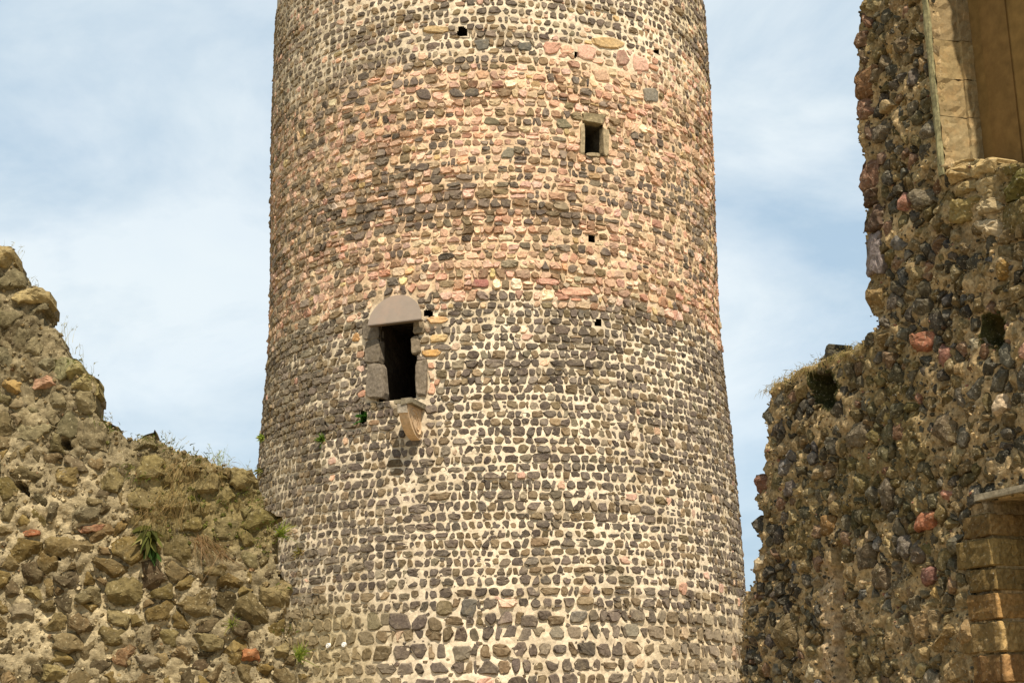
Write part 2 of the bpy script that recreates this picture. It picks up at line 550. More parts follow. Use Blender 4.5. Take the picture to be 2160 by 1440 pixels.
# ------------------------------------------------------------------ ground
gs = 900.0
gv = [(-gs, -gs, 0), (gs, -gs, 0), (gs, gs, 0), (-gs, gs, 0)]
M_GROUND = surf('courtyard_gravel', 0.95, 3, 0.3, 0.5, 0.02, blotch=0.5, blotch_col=(0.10, 0.12, 0.05), blotch_scale=0.3)
g = mesh_obj('ground', gv, [(0, 1, 2, 3)], M_GROUND, None, np.array([(0.30, 0.235, 0.15)] * 4), origin=(0, 0, 0))
g['kind'] = 'structure'; g['label'] = 'gravel and turf of the castle courtyard'

# silhouettes in the photograph, used for the walls and for what hides what
LEFT_SIL = [(-420, 430), (-300, 455), (-160, 470), (-60, 505), (0, 517), (20, 517), (30, 525), (34, 545), (33, 565), (50, 575), (62, 595), (70, 603), (85, 607), (106, 608), (105, 630), (98, 643),
            (92, 650), (98, 680), (115, 683), (125, 690), (128, 703), (138, 725), (143, 745), (160, 755), (172, 765), (175, 778), (190, 787), (198, 800),
            (207, 813), (207, 825), (203, 835), (200, 855), (210, 878), (235, 895), (258, 905), (272, 920), (282, 922), (290, 915), (310, 917), (345, 925),
            (365, 940), (400, 950), (430, 955), (450, 970), (485, 980), (500, 983), (530, 1003), (540, 1015), (541, 1027), (555, 1035), (562, 1055),
            (563, 1075), (575, 1100), (590, 1125), (590, 1165), (585, 1180), (595, 1215), (605, 1240), (612, 1260), (610, 1275), (600, 1300), (605, 1345),
            (612, 1360), (630, 1390), (662, 1400), (672, 1440), (690, 1510), (690, 1640), (-420, 1640)]
RIGHT_SIL = [(1935, -500), (1925, -260), (1860, -140), (1826, -95), (1822, -20), (1812, 30), (1805, 70), (1806, 100), (1808, 170), (1812, 260), (1815, 330), (1817, 400), (1822, 440), (1823, 500),
             (1830, 560), (1833, 620), (1833, 668), (1843, 672), (1846, 690), (1838, 700), (1830, 715), (1790, 733), (1750, 748), (1700, 770), (1660, 790), (1640, 802),
             (1624, 815), (1622, 850), (1620, 900), (1618, 930), (1610, 945), (1612, 970), (1605, 1000), (1600, 1020), (1590, 1055), (1602, 1085), (1592, 1100),
             (1588, 1120), (1600, 1145), (1590, 1160), (1597, 1180), (1588, 1205), (1596, 1222), (1580, 1232), (1572, 1245), (1565, 1270), (1568, 1300),
             (1560, 1350), (1555, 1400), (1550, 1440), (1545, 1530), (1545, 1640), (2900, 1640), (2900, -2600)]
LS, RS = np.array(LEFT_SIL, float), np.array(RIGHT_SIL, float)

# ================================================================== the round tower
rnd = random.Random(21)
tower = thing('round_tower', 'tall round stone tower with a doorway high above the ground, dark rubble in pale mortar', 'tower', (TX, TY, 0))
TW = Wall(tower_pos, tpx)
def zt(y):
    return float(tpx(1043, y)[1])
Z0, Z1 = 1.2, zt(0) + 1.6

# -- openings
door_l, door_r = tpx(802, 760)[0], tpx(879, 760)[0]
door_b, door_t = tpx(850, 842)[1], tpx(832, 676)[1]
win_l, win_r = tpx(1231, 295)[0], tpx(1273, 295)[0]
win_b, win_t = tpx(1250, 325)[1], tpx(1250, 260)[1]
holes = [(lambda q: q.mean(0) + (q - q.mean(0)) * 1.0)(TW.poly(p)) for p in (
    [(963, 76), (984, 76), (986, 62), (978, 55), (966, 58)], [(1240, 510), (1254, 512), (1254, 496), (1241, 494)],
    [(1254, 686), (1270, 688), (1268, 672), (1256, 670)], [(759, 892), (772, 893), (772, 866), (760, 866)],
    [(1210, 122), (1224, 122), (1224, 110), (1211, 110)], [(892, 668), (915, 668), (913, 656), (897, 652)],
    [(1378, 112), (1392, 118), (1390, 106), (1380, 102)])]
def in_holes(p):
    r = np.zeros(len(p), bool)
    for h in holes:
        r |= inside(p, h)
    return r
def in_open(p):
    p = np.atleast_2d(p)
    return ((p[:, 0] > door_l) & (p[:, 0] < door_r) & (p[:, 1] > door_b) & (p[:, 1] < door_t)) | \
           ((p[:, 0] > win_l) & (p[:, 0] < win_r) & (p[:, 1] > win_b) & (p[:, 1] < win_t))

# -- colours of the masonry by height (the tower was built in bands)
BASALT = (0.106, 0.084, 0.065); BASALT_B = (0.150, 0.108, 0.062); GREEN = (0.150, 0.122, 0.082)
PINK = (0.52, 0.33, 0.225); RED = (0.34, 0.195, 0.125); TAN = (0.48, 0.345, 0.22); BROWN = (0.23, 0.155, 0.09); OCHRE = (0.46, 0.32, 0.155)
zb = {y: zt(y) for y in (60, 130, 240, 330, 460, 600, 640, 900, 1235, 1300)}
def dark_share(s, z):
    th = s / RREF
    w = (vnoise(s * 1.1, z * 1.1, 3) - 0.5) * 0.55
    zz = z + w
    if zz > zb[130] + max(th, -0.1) * 1.0:
        return 0.86, 0.15
    if zz > zb[240]:
        return (0.12 if th > -0.25 else 0.38), 0.42
    if zz > zb[330]:
        return 0.24, 0.38
    if zz > zb[460]:
        return 0.50, 0.2
    if zz > zb[600]:
        return 0.22, 0.42
    if zz > zb[640]:
        return (0.10 if th > 0.02 else 0.36), 0.85
    return 0.985, 0.2
def stone_col(s, z, size):
    d, redness = dark_share(s, z)
    if rnd.random() < d:
        c = BASALT if rnd.random() < 0.68 else (BASALT_B if rnd.random() < 0.75 else GREEN)
        c = jit(c, rnd, 0.24, 0.025)
        if z > zb[640]:
            c = c * np.array((1.28, 1.25, 1.22))
    else:
        r = rnd.random()
        c = RED if r < redness * 0.5 else PINK if r < 0.62 else TAN if r < 0.80 else BROWN if r < 0.97 else OCHRE
        c = jit(c, rnd, 0.20, 0.06)
    p = to_px(tower_pos([(s, z, 0)]))[0]
    # lichen and old render at the foot, green streaks to the left
    f = 0.0
    if p[0] < 860 and p[1] > 1250:
        f = np.clip((860 - p[0]) / 160, 0, 1) * np.clip((p[1] - 1250) / 50, 0, 1) * 0.75
        c = lerp(c, (0.22, 0.17, 0.085), f)
    if p[0] > 1250 and p[1] > 1270:
        f = np.clip((p[0] - 1250) / 200, 0, 1) * np.clip((p[1] - 1270) / 60, 0, 1) * rnd.uniform(0.2, 0.75)
        c = lerp(c, (0.30, 0.235, 0.15), f)
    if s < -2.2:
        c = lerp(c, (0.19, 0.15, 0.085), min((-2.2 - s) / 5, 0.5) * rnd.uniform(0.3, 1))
    return c

# -- single stones that stand out in the photograph: (x0, y0, x1, y1, slope, colour, proud)
feat = [(891, 57, 945, 71, -0.03, OCHRE, .03), (1248, 76, 1314, 98, 0.13, OCHRE, .03), (902, 668, 944, 683, -.05, (0.5, .32, .15), .03), (907, 706, 945, 722, -.05, OCHRE, .03),
        (889, 738, 930, 753, -.05, (.45, .26, .1), .03), (743, 703, 759, 722, -.1, (.36, .2, .08), .02), (1219, 92, 1257, 124, .1, (.50, .31, .215), .03), (1148, 90, 1180, 115, 0, (.42, .235, .16), .03),
        (1180, 95, 1211, 113, .05, (.58, .36, .24), .02), (1300, 105, 1326, 138, .15, (.35, .21, .15), .03), (1334, 117, 1368, 148, .2, (.46, .29, .20), .03), (1254, 145, 1284, 170, .1, (.46, .30, .20), .03),
        (1357, 184, 1389, 214, .1, (.18, .155, .115), .02), (1004, 85, 1033, 107, 0, (.14, .125, .10), .02), (1094, 90, 1123, 108, 0, (.12, .105, .085), .02), (1120, 98, 1084, 98, 0, None, 0),
        (950, 188, 975, 206, -.03, BASALT, .02), (980, 188, 1010, 205, -.03, BASALT, .02), (881, 189, 908, 212, -.05, BASALT, .02), (1173, 252, 1205, 270, .05, (.15, .125, .075), .02), (1021, 249, 1053, 264, 0, (.14, .12, .075), .02),
        (910, 371, 932, 390, -.05, BASALT, .02), (878, 345, 905, 362, -.05, BASALT, .02), (1062, 310, 1084, 334, 0, (.2, .17, .12), .02), (1132, 587, 1178, 600, .04, (.46, .26, .18), .03), (1185, 605, 1250, 622, .06, (.44, .25, .16), .03),
        (1060, 455, 1078, 472, 0, RED, .02), (880, 600, 905, 612, -.04, RED, .02), (996, 590, 1030, 606, 0, (.3, .13, .1), .02), (925, 592, 960, 606, -.02, (.25, .17, .1), .02),
        (1433, 1228, 1450, 1252, .05, (.46, .26, .18), .02), (822, 1293, 866, 1328, -.02, BASALT, .03), (870, 1296, 899, 1328, -.02, BASALT, .03), (905, 1300, 932, 1330, 0, BASALT_B, .03),
        (972, 1262, 1006, 1300, 0, (.12, .105, .085), .03), (921, 1266, 953, 1296, 0, (.14, .11, .06), .03), (775, 1293, 803, 1328, -.03, (.18, .145, .08), .02), (1100, 1297, 1136, 1322, 0, BASALT, .03),
        (1205, 1287, 1234, 1312, 0, (.16, .14, .11), .03), (1156, 1297, 1190, 1318, 0, BASALT_B, .03), (1159, 1320, 1190, 1346, 0, (.2, .17, .12), .02), (1197, 1320, 1226, 1344, 0, (.22, .18, .125), .02), (1320, 1314, 1347, 1342, .02, (.2, .17, .12), .02),
        (956, 1360, 992, 1392, 0, (.17, .14, .1), .03), (910, 1396, 942, 1418, 0, BASALT, .03), (904, 764, 916, 778, -.05, (.42, .24, .15), .03), (905, 782, 914, 800, 0, (.50, .34, .23), .02), (904, 806, 918, 832, 0, (.52, .30, .20), .02), (916, 800, 927, 812, 0, RED, .02), (897, 690, 908, 702, -.05, (.2, .15, .1), .02), (752, 742, 768, 756, -.1, RED, .02), (752, 772, 770, 785, -.1, (.5, .33, .23), .02), (755, 824, 770, 838, -.1, (.42, .23, .14), .02)]
feat = [f for f in feat if f[5] is not None]
feat_poly = [TW.poly(box_px(*f[:5])) for f in feat]
for P in feat_poly:
    assert area(P) != 0
jamb_defs = [  # pixel outlines of the dressed stones round the two openings
    ([(768, 720), (803, 714), (800, 680), (766, 684)], .05, (.135, .11, .08)), ([(772, 768), (806, 763), (803, 716), (770, 721)], .06, (.145, .118, .085)),
    ([(775, 845), (816, 840), (808, 766), (777, 770)], .07, (.165, .135, .10)), ([(872, 706), (896, 703), (894, 676), (873, 679)], .05, (.20, .155, .10)),
    ([(869, 748), (888, 745), (885, 708), (868, 711)], .06, (.19, .15, .10)), ([(879, 838), (902, 835), (903, 758), (877, 762)], .06, (.175, .14, .10)),
    ([(1228, 258), (1272, 265), (1274, 244), (1226, 238)], .06, (.235, .185, .105)), ([(1222, 326), (1233, 327), (1232, 262), (1224, 262)], .04, (.32, .25, .15)),
    ([(1271, 330), (1282, 332), (1284, 272), (1270, 271)], .04, (.32, .25, .15)), ([(1236, 330), (1264, 332), (1264, 324), (1236, 323)], .04, (.32, .25, .15))]
block_poly = [TW.poly(j[0]) for j in jamb_defs] + [TW.poly([(776, 690), (889, 676), (880, 630), (832, 618), (785, 640)]), TW.poly([(828, 858), (896, 856), (896, 836), (828, 838)]), TW.poly([(845, 905), (892, 905), (892, 850), (845, 850)])]
no_go = Zones(holes + feat_poly + block_poly)
def free(p):
    p = np.atleast_2d(p)
    return ~in_open(p) & ~no_go.hit(p)

# -- stones laid in courses
SM = RREF * math.radians(104)
tstones = []
RT = ((1.02, -0.035), (0.97, 0.45), (0.80, 1.0))
def lay(P, c, a):
    """put one stone outline on the tower unless something stands there"""
    if not free(c)[0]:
        return
    P = pull(P, free)
    size = math.sqrt(a)
    pk = 1.3 if zb[640] < c[1] < zb[130] else 1.0
    h = min(.095 * size, .022) * rnd.uniform(.3, 1.6) * pk + .006
    V, Fc = stone_geo(P, h, rnd, RT, .22, .45)
    tstones.append((tower_pos(V), Fc, stone_col(c[0], c[1], size)))
def chip(s, z, r):
    n = rnd.choice((4, 5, 5, 6))
    a0 = rnd.uniform(0, 6.28)
    P = np.array([(s + r * rnd.uniform(.6, 1.2) * math.cos(a0 + 6.283 * k / n) * 1.25, z + r * rnd.uniform(.55, 1.1) * math.sin(a0 + 6.283 * k / n)) for k in range(n)])
    lay(P, P.mean(0), r * r * 2)
def course_stone(l, r, bl, br, tl, tr):
    """an irregular polygon filling the slot between two joints: corners knocked off unevenly"""
    w, h = r - l, min(tl - bl, tr - br)
    lean0, lean1 = rnd.gauss(0, .10) * h, rnd.gauss(0, .10) * h
    k = lambda: rnd.uniform(.10, .32) if rnd.random() < .78 else rnd.uniform(.30, .5)
    q = [k() for _ in range(8)]
    P = [(l + lean0 + q[0] * w * .8, bl), (r + lean1 - q[1] * w * .8, br), (r + lean1 * .6, br + q[2] * h), (r - lean1, tr - q[3] * h), (r - lean1 - q[4] * w * .8, tr), (l - lean0 + q[5] * w * .8, tl), (l - lean0, tl - q[6] * h), (l + lean0 * .6, bl + q[7] * h)]
    P = np.array(P)
    c = P.mean(0)
    P = c + (P - c) * (1 + np.array([rnd.gauss(0, .055) for _ in P]))[:, None]
    # a bump or a nick in the longer edges
    Q = []
    for i in range(8):
        A, B = P[i], P[(i + 1) % 8]
        Q.append(A)
        L_ = np.hypot(*(B - A))
        if L_ > .07 and rnd.random() < .8:
            t = rnd.uniform(.3, .7)
            nrm = np.array([(B - A)[1], -(B - A)[0]]) / L_
            Q.append(A * (1 - t) + B * t + nrm * rnd.gauss(.002, .007))
    return np.array(Q)
z = Z0
ci = 0
def bound(s, zz, k):
    return zz + (float(fbm(s * .55 + 40, k * .31, 9, 2)) - .5) * .10
rows = []
while z < Z1:
    if z < zb[1300]: hrow, wid, g0 = rnd.uniform(.225, .285), .225, .024
    elif z < zb[1235]: hrow, wid, g0 = rnd.uniform(.18, .23), .19, .021
    elif z < zb[900]: hrow, wid, g0 = rnd.uniform(.142, .182), .152, .0138
    elif z < zb[640]: hrow, wid, g0 = rnd.uniform(.138, .176), .150, .0105
    elif z < zb[130]: hrow, wid, g0 = rnd.uniform(.13, .20), .170, .0120
    else: hrow, wid, g0 = rnd.uniform(.145, .19), .158, .020
    rows.append((z, z + hrow, hrow, wid, g0))
    z += hrow
for ci, (za, zc, hrow, wid, g0) in enumerate(rows):
    s = -SM + rnd.uniform(0, .2)
    while s < SM:
        w = min(max(wid * math.exp(rnd.gauss(0, .32)), .075), .36)
        l, r = s + g0 * rnd.uniform(.5, 1.4), s + w - g0 * rnd.uniform(.5, 1.4)
        s += w
        if r - l < .045:
            continue
        bl, br, tl, tr = bound(l, za, ci), bound(r, za, ci), bound(l, zc, ci + 1), bound(r, zc, ci + 1)
        gb, gt = g0 * rnd.uniform(.6, 1.5), g0 * rnd.uniform(.6, 1.5)
        if rnd.random() < .25: gt += hrow * rnd.uniform(.05, .25)
        if rnd.random() < .18: gb += hrow * rnd.uniform(.05, .2)
        bl, br, tl, tr = bl + gb, br + gb, tl - gt, tr - gt
        slot = []
        mid = (za + zc) / 2
        pinkish = zb[640] < mid < zb[130]
        u = rnd.random()
        if u < (.20 if pinkish else .05) and tl - bl > .11:          # two thin pieces on top of each other
            m = rnd.uniform(.35, .65)
            ml, mr_ = bl + (tl - bl) * m, br + (tr - br) * m
            slot = [(l, r, bl, br, ml - g0 * .5, mr_ - g0 * .5), (l, r, ml + g0 * .5, mr_ + g0 * .5, tl, tr)]
        elif u < (.26 if pinkish else .11) and r - l > .15:          # one small piece beside a larger one
            m = rnd.choice((.32, .68))
            x = l + (r - l) * m
            slot = [(l, x - g0 * .5, bl, (bl + br) / 2, tl, (tl + tr) / 2), (x + g0 * .5, r, (bl + br) / 2, br, (tl + tr) / 2, tr)]
        else:
            slot = [(l, r, bl, br, tl, tr)]
        for q in slot:
            if q[1] - q[0] < .03 or min(q[4] - q[2], q[5] - q[3]) < .03:
                continue
            P = course_stone(*q)
            a = area(P)
            if a > .0012:
                lay(P, P.mean(0), a)
        if rnd.random() < .42:
            chip(s + rnd.gauss(0, .012), (za if rnd.random() < .5 else zc) + rnd.gauss(0, .012), rnd.uniform(.014, .034) * (1.35 if hrow > .2 else 1))
        if hrow > .2 and rnd.random() < .5:
            chip(s + rnd.gauss(0, .02), za + hrow * rnd.uniform(.1, .9), rnd.uniform(.016, .042))
for f, P in zip(feat, feat_poly):
    Q = course_stone(P[0][0], P[1][0], P[0][1], P[1][1], P[3][1], P[2][1])
    V, Fc = stone_geo(Q, f[6], rnd, RT, .08, .3)
    tstones.append((tower_pos(V), Fc, jit(f[5], rnd, .08, .03)))
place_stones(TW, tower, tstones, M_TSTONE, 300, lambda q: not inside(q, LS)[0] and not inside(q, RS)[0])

# -- mortar core, with the openings left out and the putlog holes pushed in
def t_depth(p):
    d = (fbm(p[:, 0] * 5, p[:, 1] * 5, 31, 3) - .5) * .035 + (vnoise(p[:, 0] * 26, p[:, 1] * 26, 5) - .5) * .010 + .001
    m = fbm(p[:, 0] * .55 + 7, p[:, 1] * 2.6, 131, 3)
    d -= np.clip((m - .57) * 7, 0, 1) * .024 * (.5 + vnoise(p[:, 0] * 9, p[:, 1] * 9, 3))
    return d
MORTAR = np.array((.63, .525, .375))
def t_mcol(p):
    n = fbm(p[:, 0] * .9, p[:, 1] * .9, 77, 3)[:, None]
    c = MORTAR * (.80 + .40 * n)
    st = np.clip((fbm(p[:, 0] * 2.6, p[:, 1] * .32, 191, 3) - .46) * 4, 0, 1) * np.clip(fbm(p[:, 0] * 5, p[:, 1] * 2, 44, 2) * 1.6 - .2, 0, 1)
    c = lerp(c, np.array((.40, .315, .20)), st * .75)
    q = to_px(tower_pos(np.column_stack([p, np.zeros(len(p))])))
    pinkz = np.clip((p[:, 1] - zb[640]) / .4, 0, 1) * np.clip((zb[130] + .3 - p[:, 1]) / .4, 0, 1)
    c = lerp(c, c * np.array((1.03, .89, .80)), pinkz)
    lowr = np.clip((q[:, 0] - 1200) / 260, 0, 1) * np.clip((q[:, 1] - 1230) / 90, 0, 1)
    c = lerp(c, np.array((.46, .36, .22)), lowr * .7)
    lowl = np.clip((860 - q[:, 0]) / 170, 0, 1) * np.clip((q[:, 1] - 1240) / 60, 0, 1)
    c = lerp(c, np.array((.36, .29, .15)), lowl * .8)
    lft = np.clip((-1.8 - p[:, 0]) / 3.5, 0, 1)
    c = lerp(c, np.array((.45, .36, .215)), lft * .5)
    rgt = np.clip((p[:, 0] - 3.2) / 3, 0, 1) * np.clip((p[:, 1] - zb[640]) / 2, 0, 1)
    c = lerp(c, np.array((.46, .37, .19)), rgt * .6)
    return c
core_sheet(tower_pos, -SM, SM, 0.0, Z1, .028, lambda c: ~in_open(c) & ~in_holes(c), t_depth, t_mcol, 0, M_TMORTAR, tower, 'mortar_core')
# far side and crown of the shell, beyond the camera's view
p = Pile()
th = np.linspace(math.radians(103.5), math.radians(256.5), 60)
V = [(RREF * t, zz, 0) for zz in (0, 4, 8, 12, Z1) for t in th]
V = tower_pos(V)
p.add(V, [(r * 60 + i, r * 60 + i + 1, (r + 1) * 60 + i + 1, (r + 1) * 60 + i) for r in range(4) for i in range(59)], MORTAR * .6)
th = np.linspace(0, 2 * math.pi, 120, endpoint=False)
V = tower_pos([(RREF * t, zz, dd) for zz, dd in ((Z1 - .003, -.02), (22, 0), (22, -2.2)) for t in th])
p.add(V, [(r * 120 + i, r * 120 + (i + 1) % 120, (r + 1) * 120 + (i + 1) % 120, (r + 1) * 120 + i) for r in range(2) for i in range(120)], MORTAR * .6)
V = tower_pos([(RREF * t, 21, -2.1) for t in th])
p.add(V, [tuple(range(120))], MORTAR * .4)
p.build('upper_wall', M_TMORTAR, tower)

# -- passages behind the two openings (straight tunnels along the wall's normal)
def passage(l, r, b, t, depth, col, name, root):
    sc = (l + r) / 2; thc = sc / RREF
    zc = (b + t) / 2
    R = float(TR(zc))
    nrm = np.array([math.sin(thc), -math.cos(thc), 0]); tan = np.array([math.cos(thc), math.sin(thc), 0])
    o = np.array([TX, TY, 0]) + R * nrm
    hw = (r - l) / 2 * R / RREF + .012; e_in = -.02
    nx = 14
    pl = Pile()
    def sheet(a, b_, c, d_, na, nb, seed):
        a, b_, c, d_ = map(np.array, (a, b_, c, d_))
        V = []
        for j in range(nb + 1):
            for i in range(na + 1):
                u, v = i / na, j / nb
                q = (a * (1 - u) + b_ * u) * (1 - v) + (d_ * (1 - u) + c * u) * v
                V.append(q)
        V = np.array(V, float)
        V += (np.column_stack([vnoise(V[:, 0] * 7 + seed, V[:, 2] * 7 + V[:, 1] * 7, k) for k in (1, 2, 3)]) - .5) * min(.05, hw * .12)
        Fc = [(j * (na + 1) + i, j * (na + 1) + i + 1, (j + 1) * (na + 1) + i + 1, (j + 1) * (na + 1) + i) for j in range(nb) for i in range(na)]
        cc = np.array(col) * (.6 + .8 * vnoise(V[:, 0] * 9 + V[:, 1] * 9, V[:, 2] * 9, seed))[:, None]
        W3 = o + V[:, :1] * tan + V[:, 1:2] * nrm + V[:, 2:3] * np.array([0, 0, 1.])
        pl.add(W3, Fc, cc)
    e0, e1 = (.0 if depth > 1 else -.012), -depth
    b2, t2 = b - .012, t + .012
    sheet((-hw, e1, b2), (-hw, e0, b2), (-hw, e0, t2), (-hw, e1, t2), 16, 18, 3)
    sheet((hw, e0, b2), (hw, e1, b2), (hw, e1, t2), (hw, e0, t2), 16, 18, 4)
    sheet((-hw, e0, t2), (hw, e0, t2), (hw, e1, t2), (-hw, e1, t2), 8, 16, 5)
    sheet((-hw, e1, b2), (hw, e1, b2), (hw, e0, b2), (-hw, e0, b2), 8, 16, 6)
    sheet((-hw, e1, b2), (hw, e1, b2), (hw, e1, t2), (-hw, e1, t2), 8, 16, 7)
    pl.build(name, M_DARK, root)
    return o, nrm, tan
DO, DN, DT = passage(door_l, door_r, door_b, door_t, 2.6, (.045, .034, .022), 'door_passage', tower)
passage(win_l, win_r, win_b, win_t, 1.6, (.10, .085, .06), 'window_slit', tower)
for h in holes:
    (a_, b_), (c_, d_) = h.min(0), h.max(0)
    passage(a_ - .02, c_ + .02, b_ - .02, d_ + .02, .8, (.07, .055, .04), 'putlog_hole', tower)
names = ['door_jamb'] * 6 + ['window_lintel', 'window_jamb', 'window_jamb', 'window_sill']
for (pts, h, c), nm in zip(jamb_defs, names):
    dressed(TW, pts, h, c, tower, rnd, nm, k=.045, corner=.13)

# -- sheet metal hood, sill slabs and corbel of the doorway
UP = np.array([0, 0, 1.])
def at_door(px, py, e):
    """point on the plane e in front of the wall at the doorway, under a pixel"""
    d = ray(px, py); q = DO + DN * e
    return EYE + d * (((q - EYE) @ DN) / (d @ DN))
a, b, tp = at_door(777, 686, .14), at_door(889, 672, .14), at_door(832, 620, .14)
mid = (a + b) / 2
hw = float((b - a) @ DT) / 2; hh = float(tp[2] - mid[2])
V, Fc = [], []
n = 32
for e, lean in ((.0, 0), (.022, 0)):
    for i in range(n + 1):
        t = math.pi * i / n
        q = mid + DT * hw * math.cos(t) + UP * hh * math.sin(t) + DN * (e - .10 * math.sin(t))
        V.append(q)
Fc.append(tuple(range(n, -1, -1))); Fc.append(tuple(range(n + 1, 2 * n + 2)))
for i in range(n):
    Fc.append((i, i + 1, i + n + 2, i + n + 1))
Fc.append((n, 0, n + 1, 2 * n + 1))
hood = mesh_obj('door_hood', V, Fc, M_METAL, tower, np.array([(.235, .185, .14)] * len(V)))
hood['label'] = 'plain half round sheet closing the arch above the doorway'
# folded rim along the foot of the hood, and its two brackets
def obox(c, ax, ay, az, sx, sy, sz):
    c = np.array(c)
    V = [c + ax * sx * i + ay * sy * j + az * sz * k for k in (-.5, .5) for j in (-.5, .5) for i in (-.5, .5)]
    return V, [(0, 2, 3, 1), (4, 5, 7, 6), (0, 1, 5, 4), (2, 6, 7, 3), (0, 4, 6, 2), (1, 3, 7, 5)]
V, Fc = obox(mid + DN * -.03 - UP * .012, DT, DN, UP, 2 * hw, .13, .02)
mesh_obj('hood_rim', V, Fc, M_METAL, hood, np.array([(.15, .115, .085)] * 8))

def slab(px0, px1, py, e1, thick, col, dz=0.0, e0=-.12):
    l, r = at_door(px0, py, e1), at_door(px1, py, e1)
    w = float((r - l) @ DT)
    c = (l + r) / 2 + UP * dz
    c = c - DN * (e1 - e0) / 2
    V, Fc = obox(c, DT, DN, UP, w, e1 - e0, thick)
    V = [v + np.array([rnd.gauss(0, .008) for _ in range(3)]) for v in V]
    return mesh_obj('sill_slab', V, Fc, M_DRESSED, tower, np.array([col] * 8))
# corbel carried out from the wall: profile in (outward, up)
cw = .18
ctop = at_door(862, 857, .30)
cc = DO + DT * float((at_door(866, 880, .30) - DO) @ DT)
ztop = float(ctop[2])
prof = [(-.15, 0), (.60, 0), (.60, -.10), (.585, -.17), (.55, -.26), (.49, -.35), (.41, -.43), (.31, -.50), (.20, -.545), (.08, -.57), (-.15, -.575)]
def prof_pt(e, zz, side):
    return np.array([cc[0], cc[1], ztop + zz]) + DN * e + DT * side
V = [prof_pt(e, zz, sgn * cw / 2 * (1 - .08 * (-zz))) for sgn in (-1, 1) for e, zz in prof]
n = len(prof)
Fc = [tuple(range(n)), tuple(range(2 * n - 1, n - 1, -1))] + [(i, i + n, (i + 1) % n + n, (i + 1) % n) for i in range(n)]
corbel = mesh_obj('corbel', V, Fc, M_SAND, tower, np.array([(.54, .385, .235)] * len(V)))
corbel['label'] = 'tan sandstone bracket with a carved scroll on its side'
def tube(path, r, sides=6):
    path = np.array(path, float)
    V, Fc = [], []
    for i, q in enumerate(path):
        t = path[min(i + 1, len(path) - 1)] - path[max(i - 1, 0)]
        t /= np.linalg.norm(t)
        a = np.cross(t, DT if abs(t @ DT) < .9 else UP); a /= np.linalg.norm(a); b = np.cross(t, a)
        rr = r[i] if hasattr(r, '__len__') else r
        for k in range(sides):
            g_ = 2 * math.pi * k / sides
            V.append(q + rr * (math.cos(g_) * a + math.sin(g_) * b))
    for i in range(len(path) - 1):
        for k in range(sides):
            Fc.append((i * sides + k, i * sides + (k + 1) % sides, (i + 1) * sides + (k + 1) % sides, (i + 1) * sides + k))
    return V, Fc
pl = Pile()
for (e0, z0, ra, rb, t0, t1, w) in ((.28, -.28, .125, .25, 0, 6.283, .020), (.275, -.285, .055, .155, .5, 5.6, .014)):
    path = []
    for i in range(26):
        t = t0 + (t1 - t0) * i / 25
        x, y = ra * math.cos(t), rb * math.sin(t)
        ca, sa = math.cos(-.72), math.sin(-.72)
        path.append(prof_pt(e0 + x * ca - y * sa, z0 + x * sa + y * ca, cw / 2 * .975))
    V, Fc = tube(path, w)
    pl.add(V, Fc, (.52, .37, .225))
pl.build('scroll', M_SAND, corbel, smooth=True)
V, Fc = obox(prof_pt(.53, -.09, -.02), DT, DN, UP, cw * .98, .18, .15)
V = [v + np.array([rnd.gauss(0, .01) for _ in range(3)]) for v in V]
mesh_obj('front_block', V, Fc, M_DRESSED, corbel, np.array([(.34, .29, .22)] * 8))
slab(831, 847, 846, .62, .07, (.20, .165, .105))
slab(846, 868, 845, .64, .09, (.20, .17, .115))

# -- two small round white discs fixed low on the tower
for q, (x, y) in enumerate(((695, 1361), (728, 1359))):
    c = tpx(x, y)
    cp = tower_pos([(c[0], c[1], .045)])[0]
    t_ = c[0] / RREF
    nn = np.array([math.sin(t_), -math.cos(t_), 0]); tt = np.array([math.cos(t_), math.sin(t_), 0])
    V, Fc = [], []
    for e, r in ((-.06, .045), (.0, .045), (.008, .036), (.004, .030), (.004, .012), (.016, .008)):
        for k in range(16):
            g_ = 2 * math.pi * k / 16
            V.append(cp + nn * e + r * (tt * math.cos(g_) + UP * math.sin(g_)))
    for i in range(5):
        for k in range(16):
            Fc.append((i * 16 + k, i * 16 + (k + 1) % 16, (i + 1) * 16 + (k + 1) % 16, (i + 1) * 16 + k))
    Fc.append(tuple(range(80, 96)))
    o = mesh_obj('survey_disc', V, Fc, M_DRESSED, None, np.array([(.72, .70, .64)] * len(V)))
    o['label'] = ('small round white disc low on the tower, nearer to the ruined wall', 'small round white disc low on the tower, farther from the ruined wall')[q]
    o['category'], o['group'], o['kind'] = 'marker', 'white discs fixed to the tower foot', 'thing'

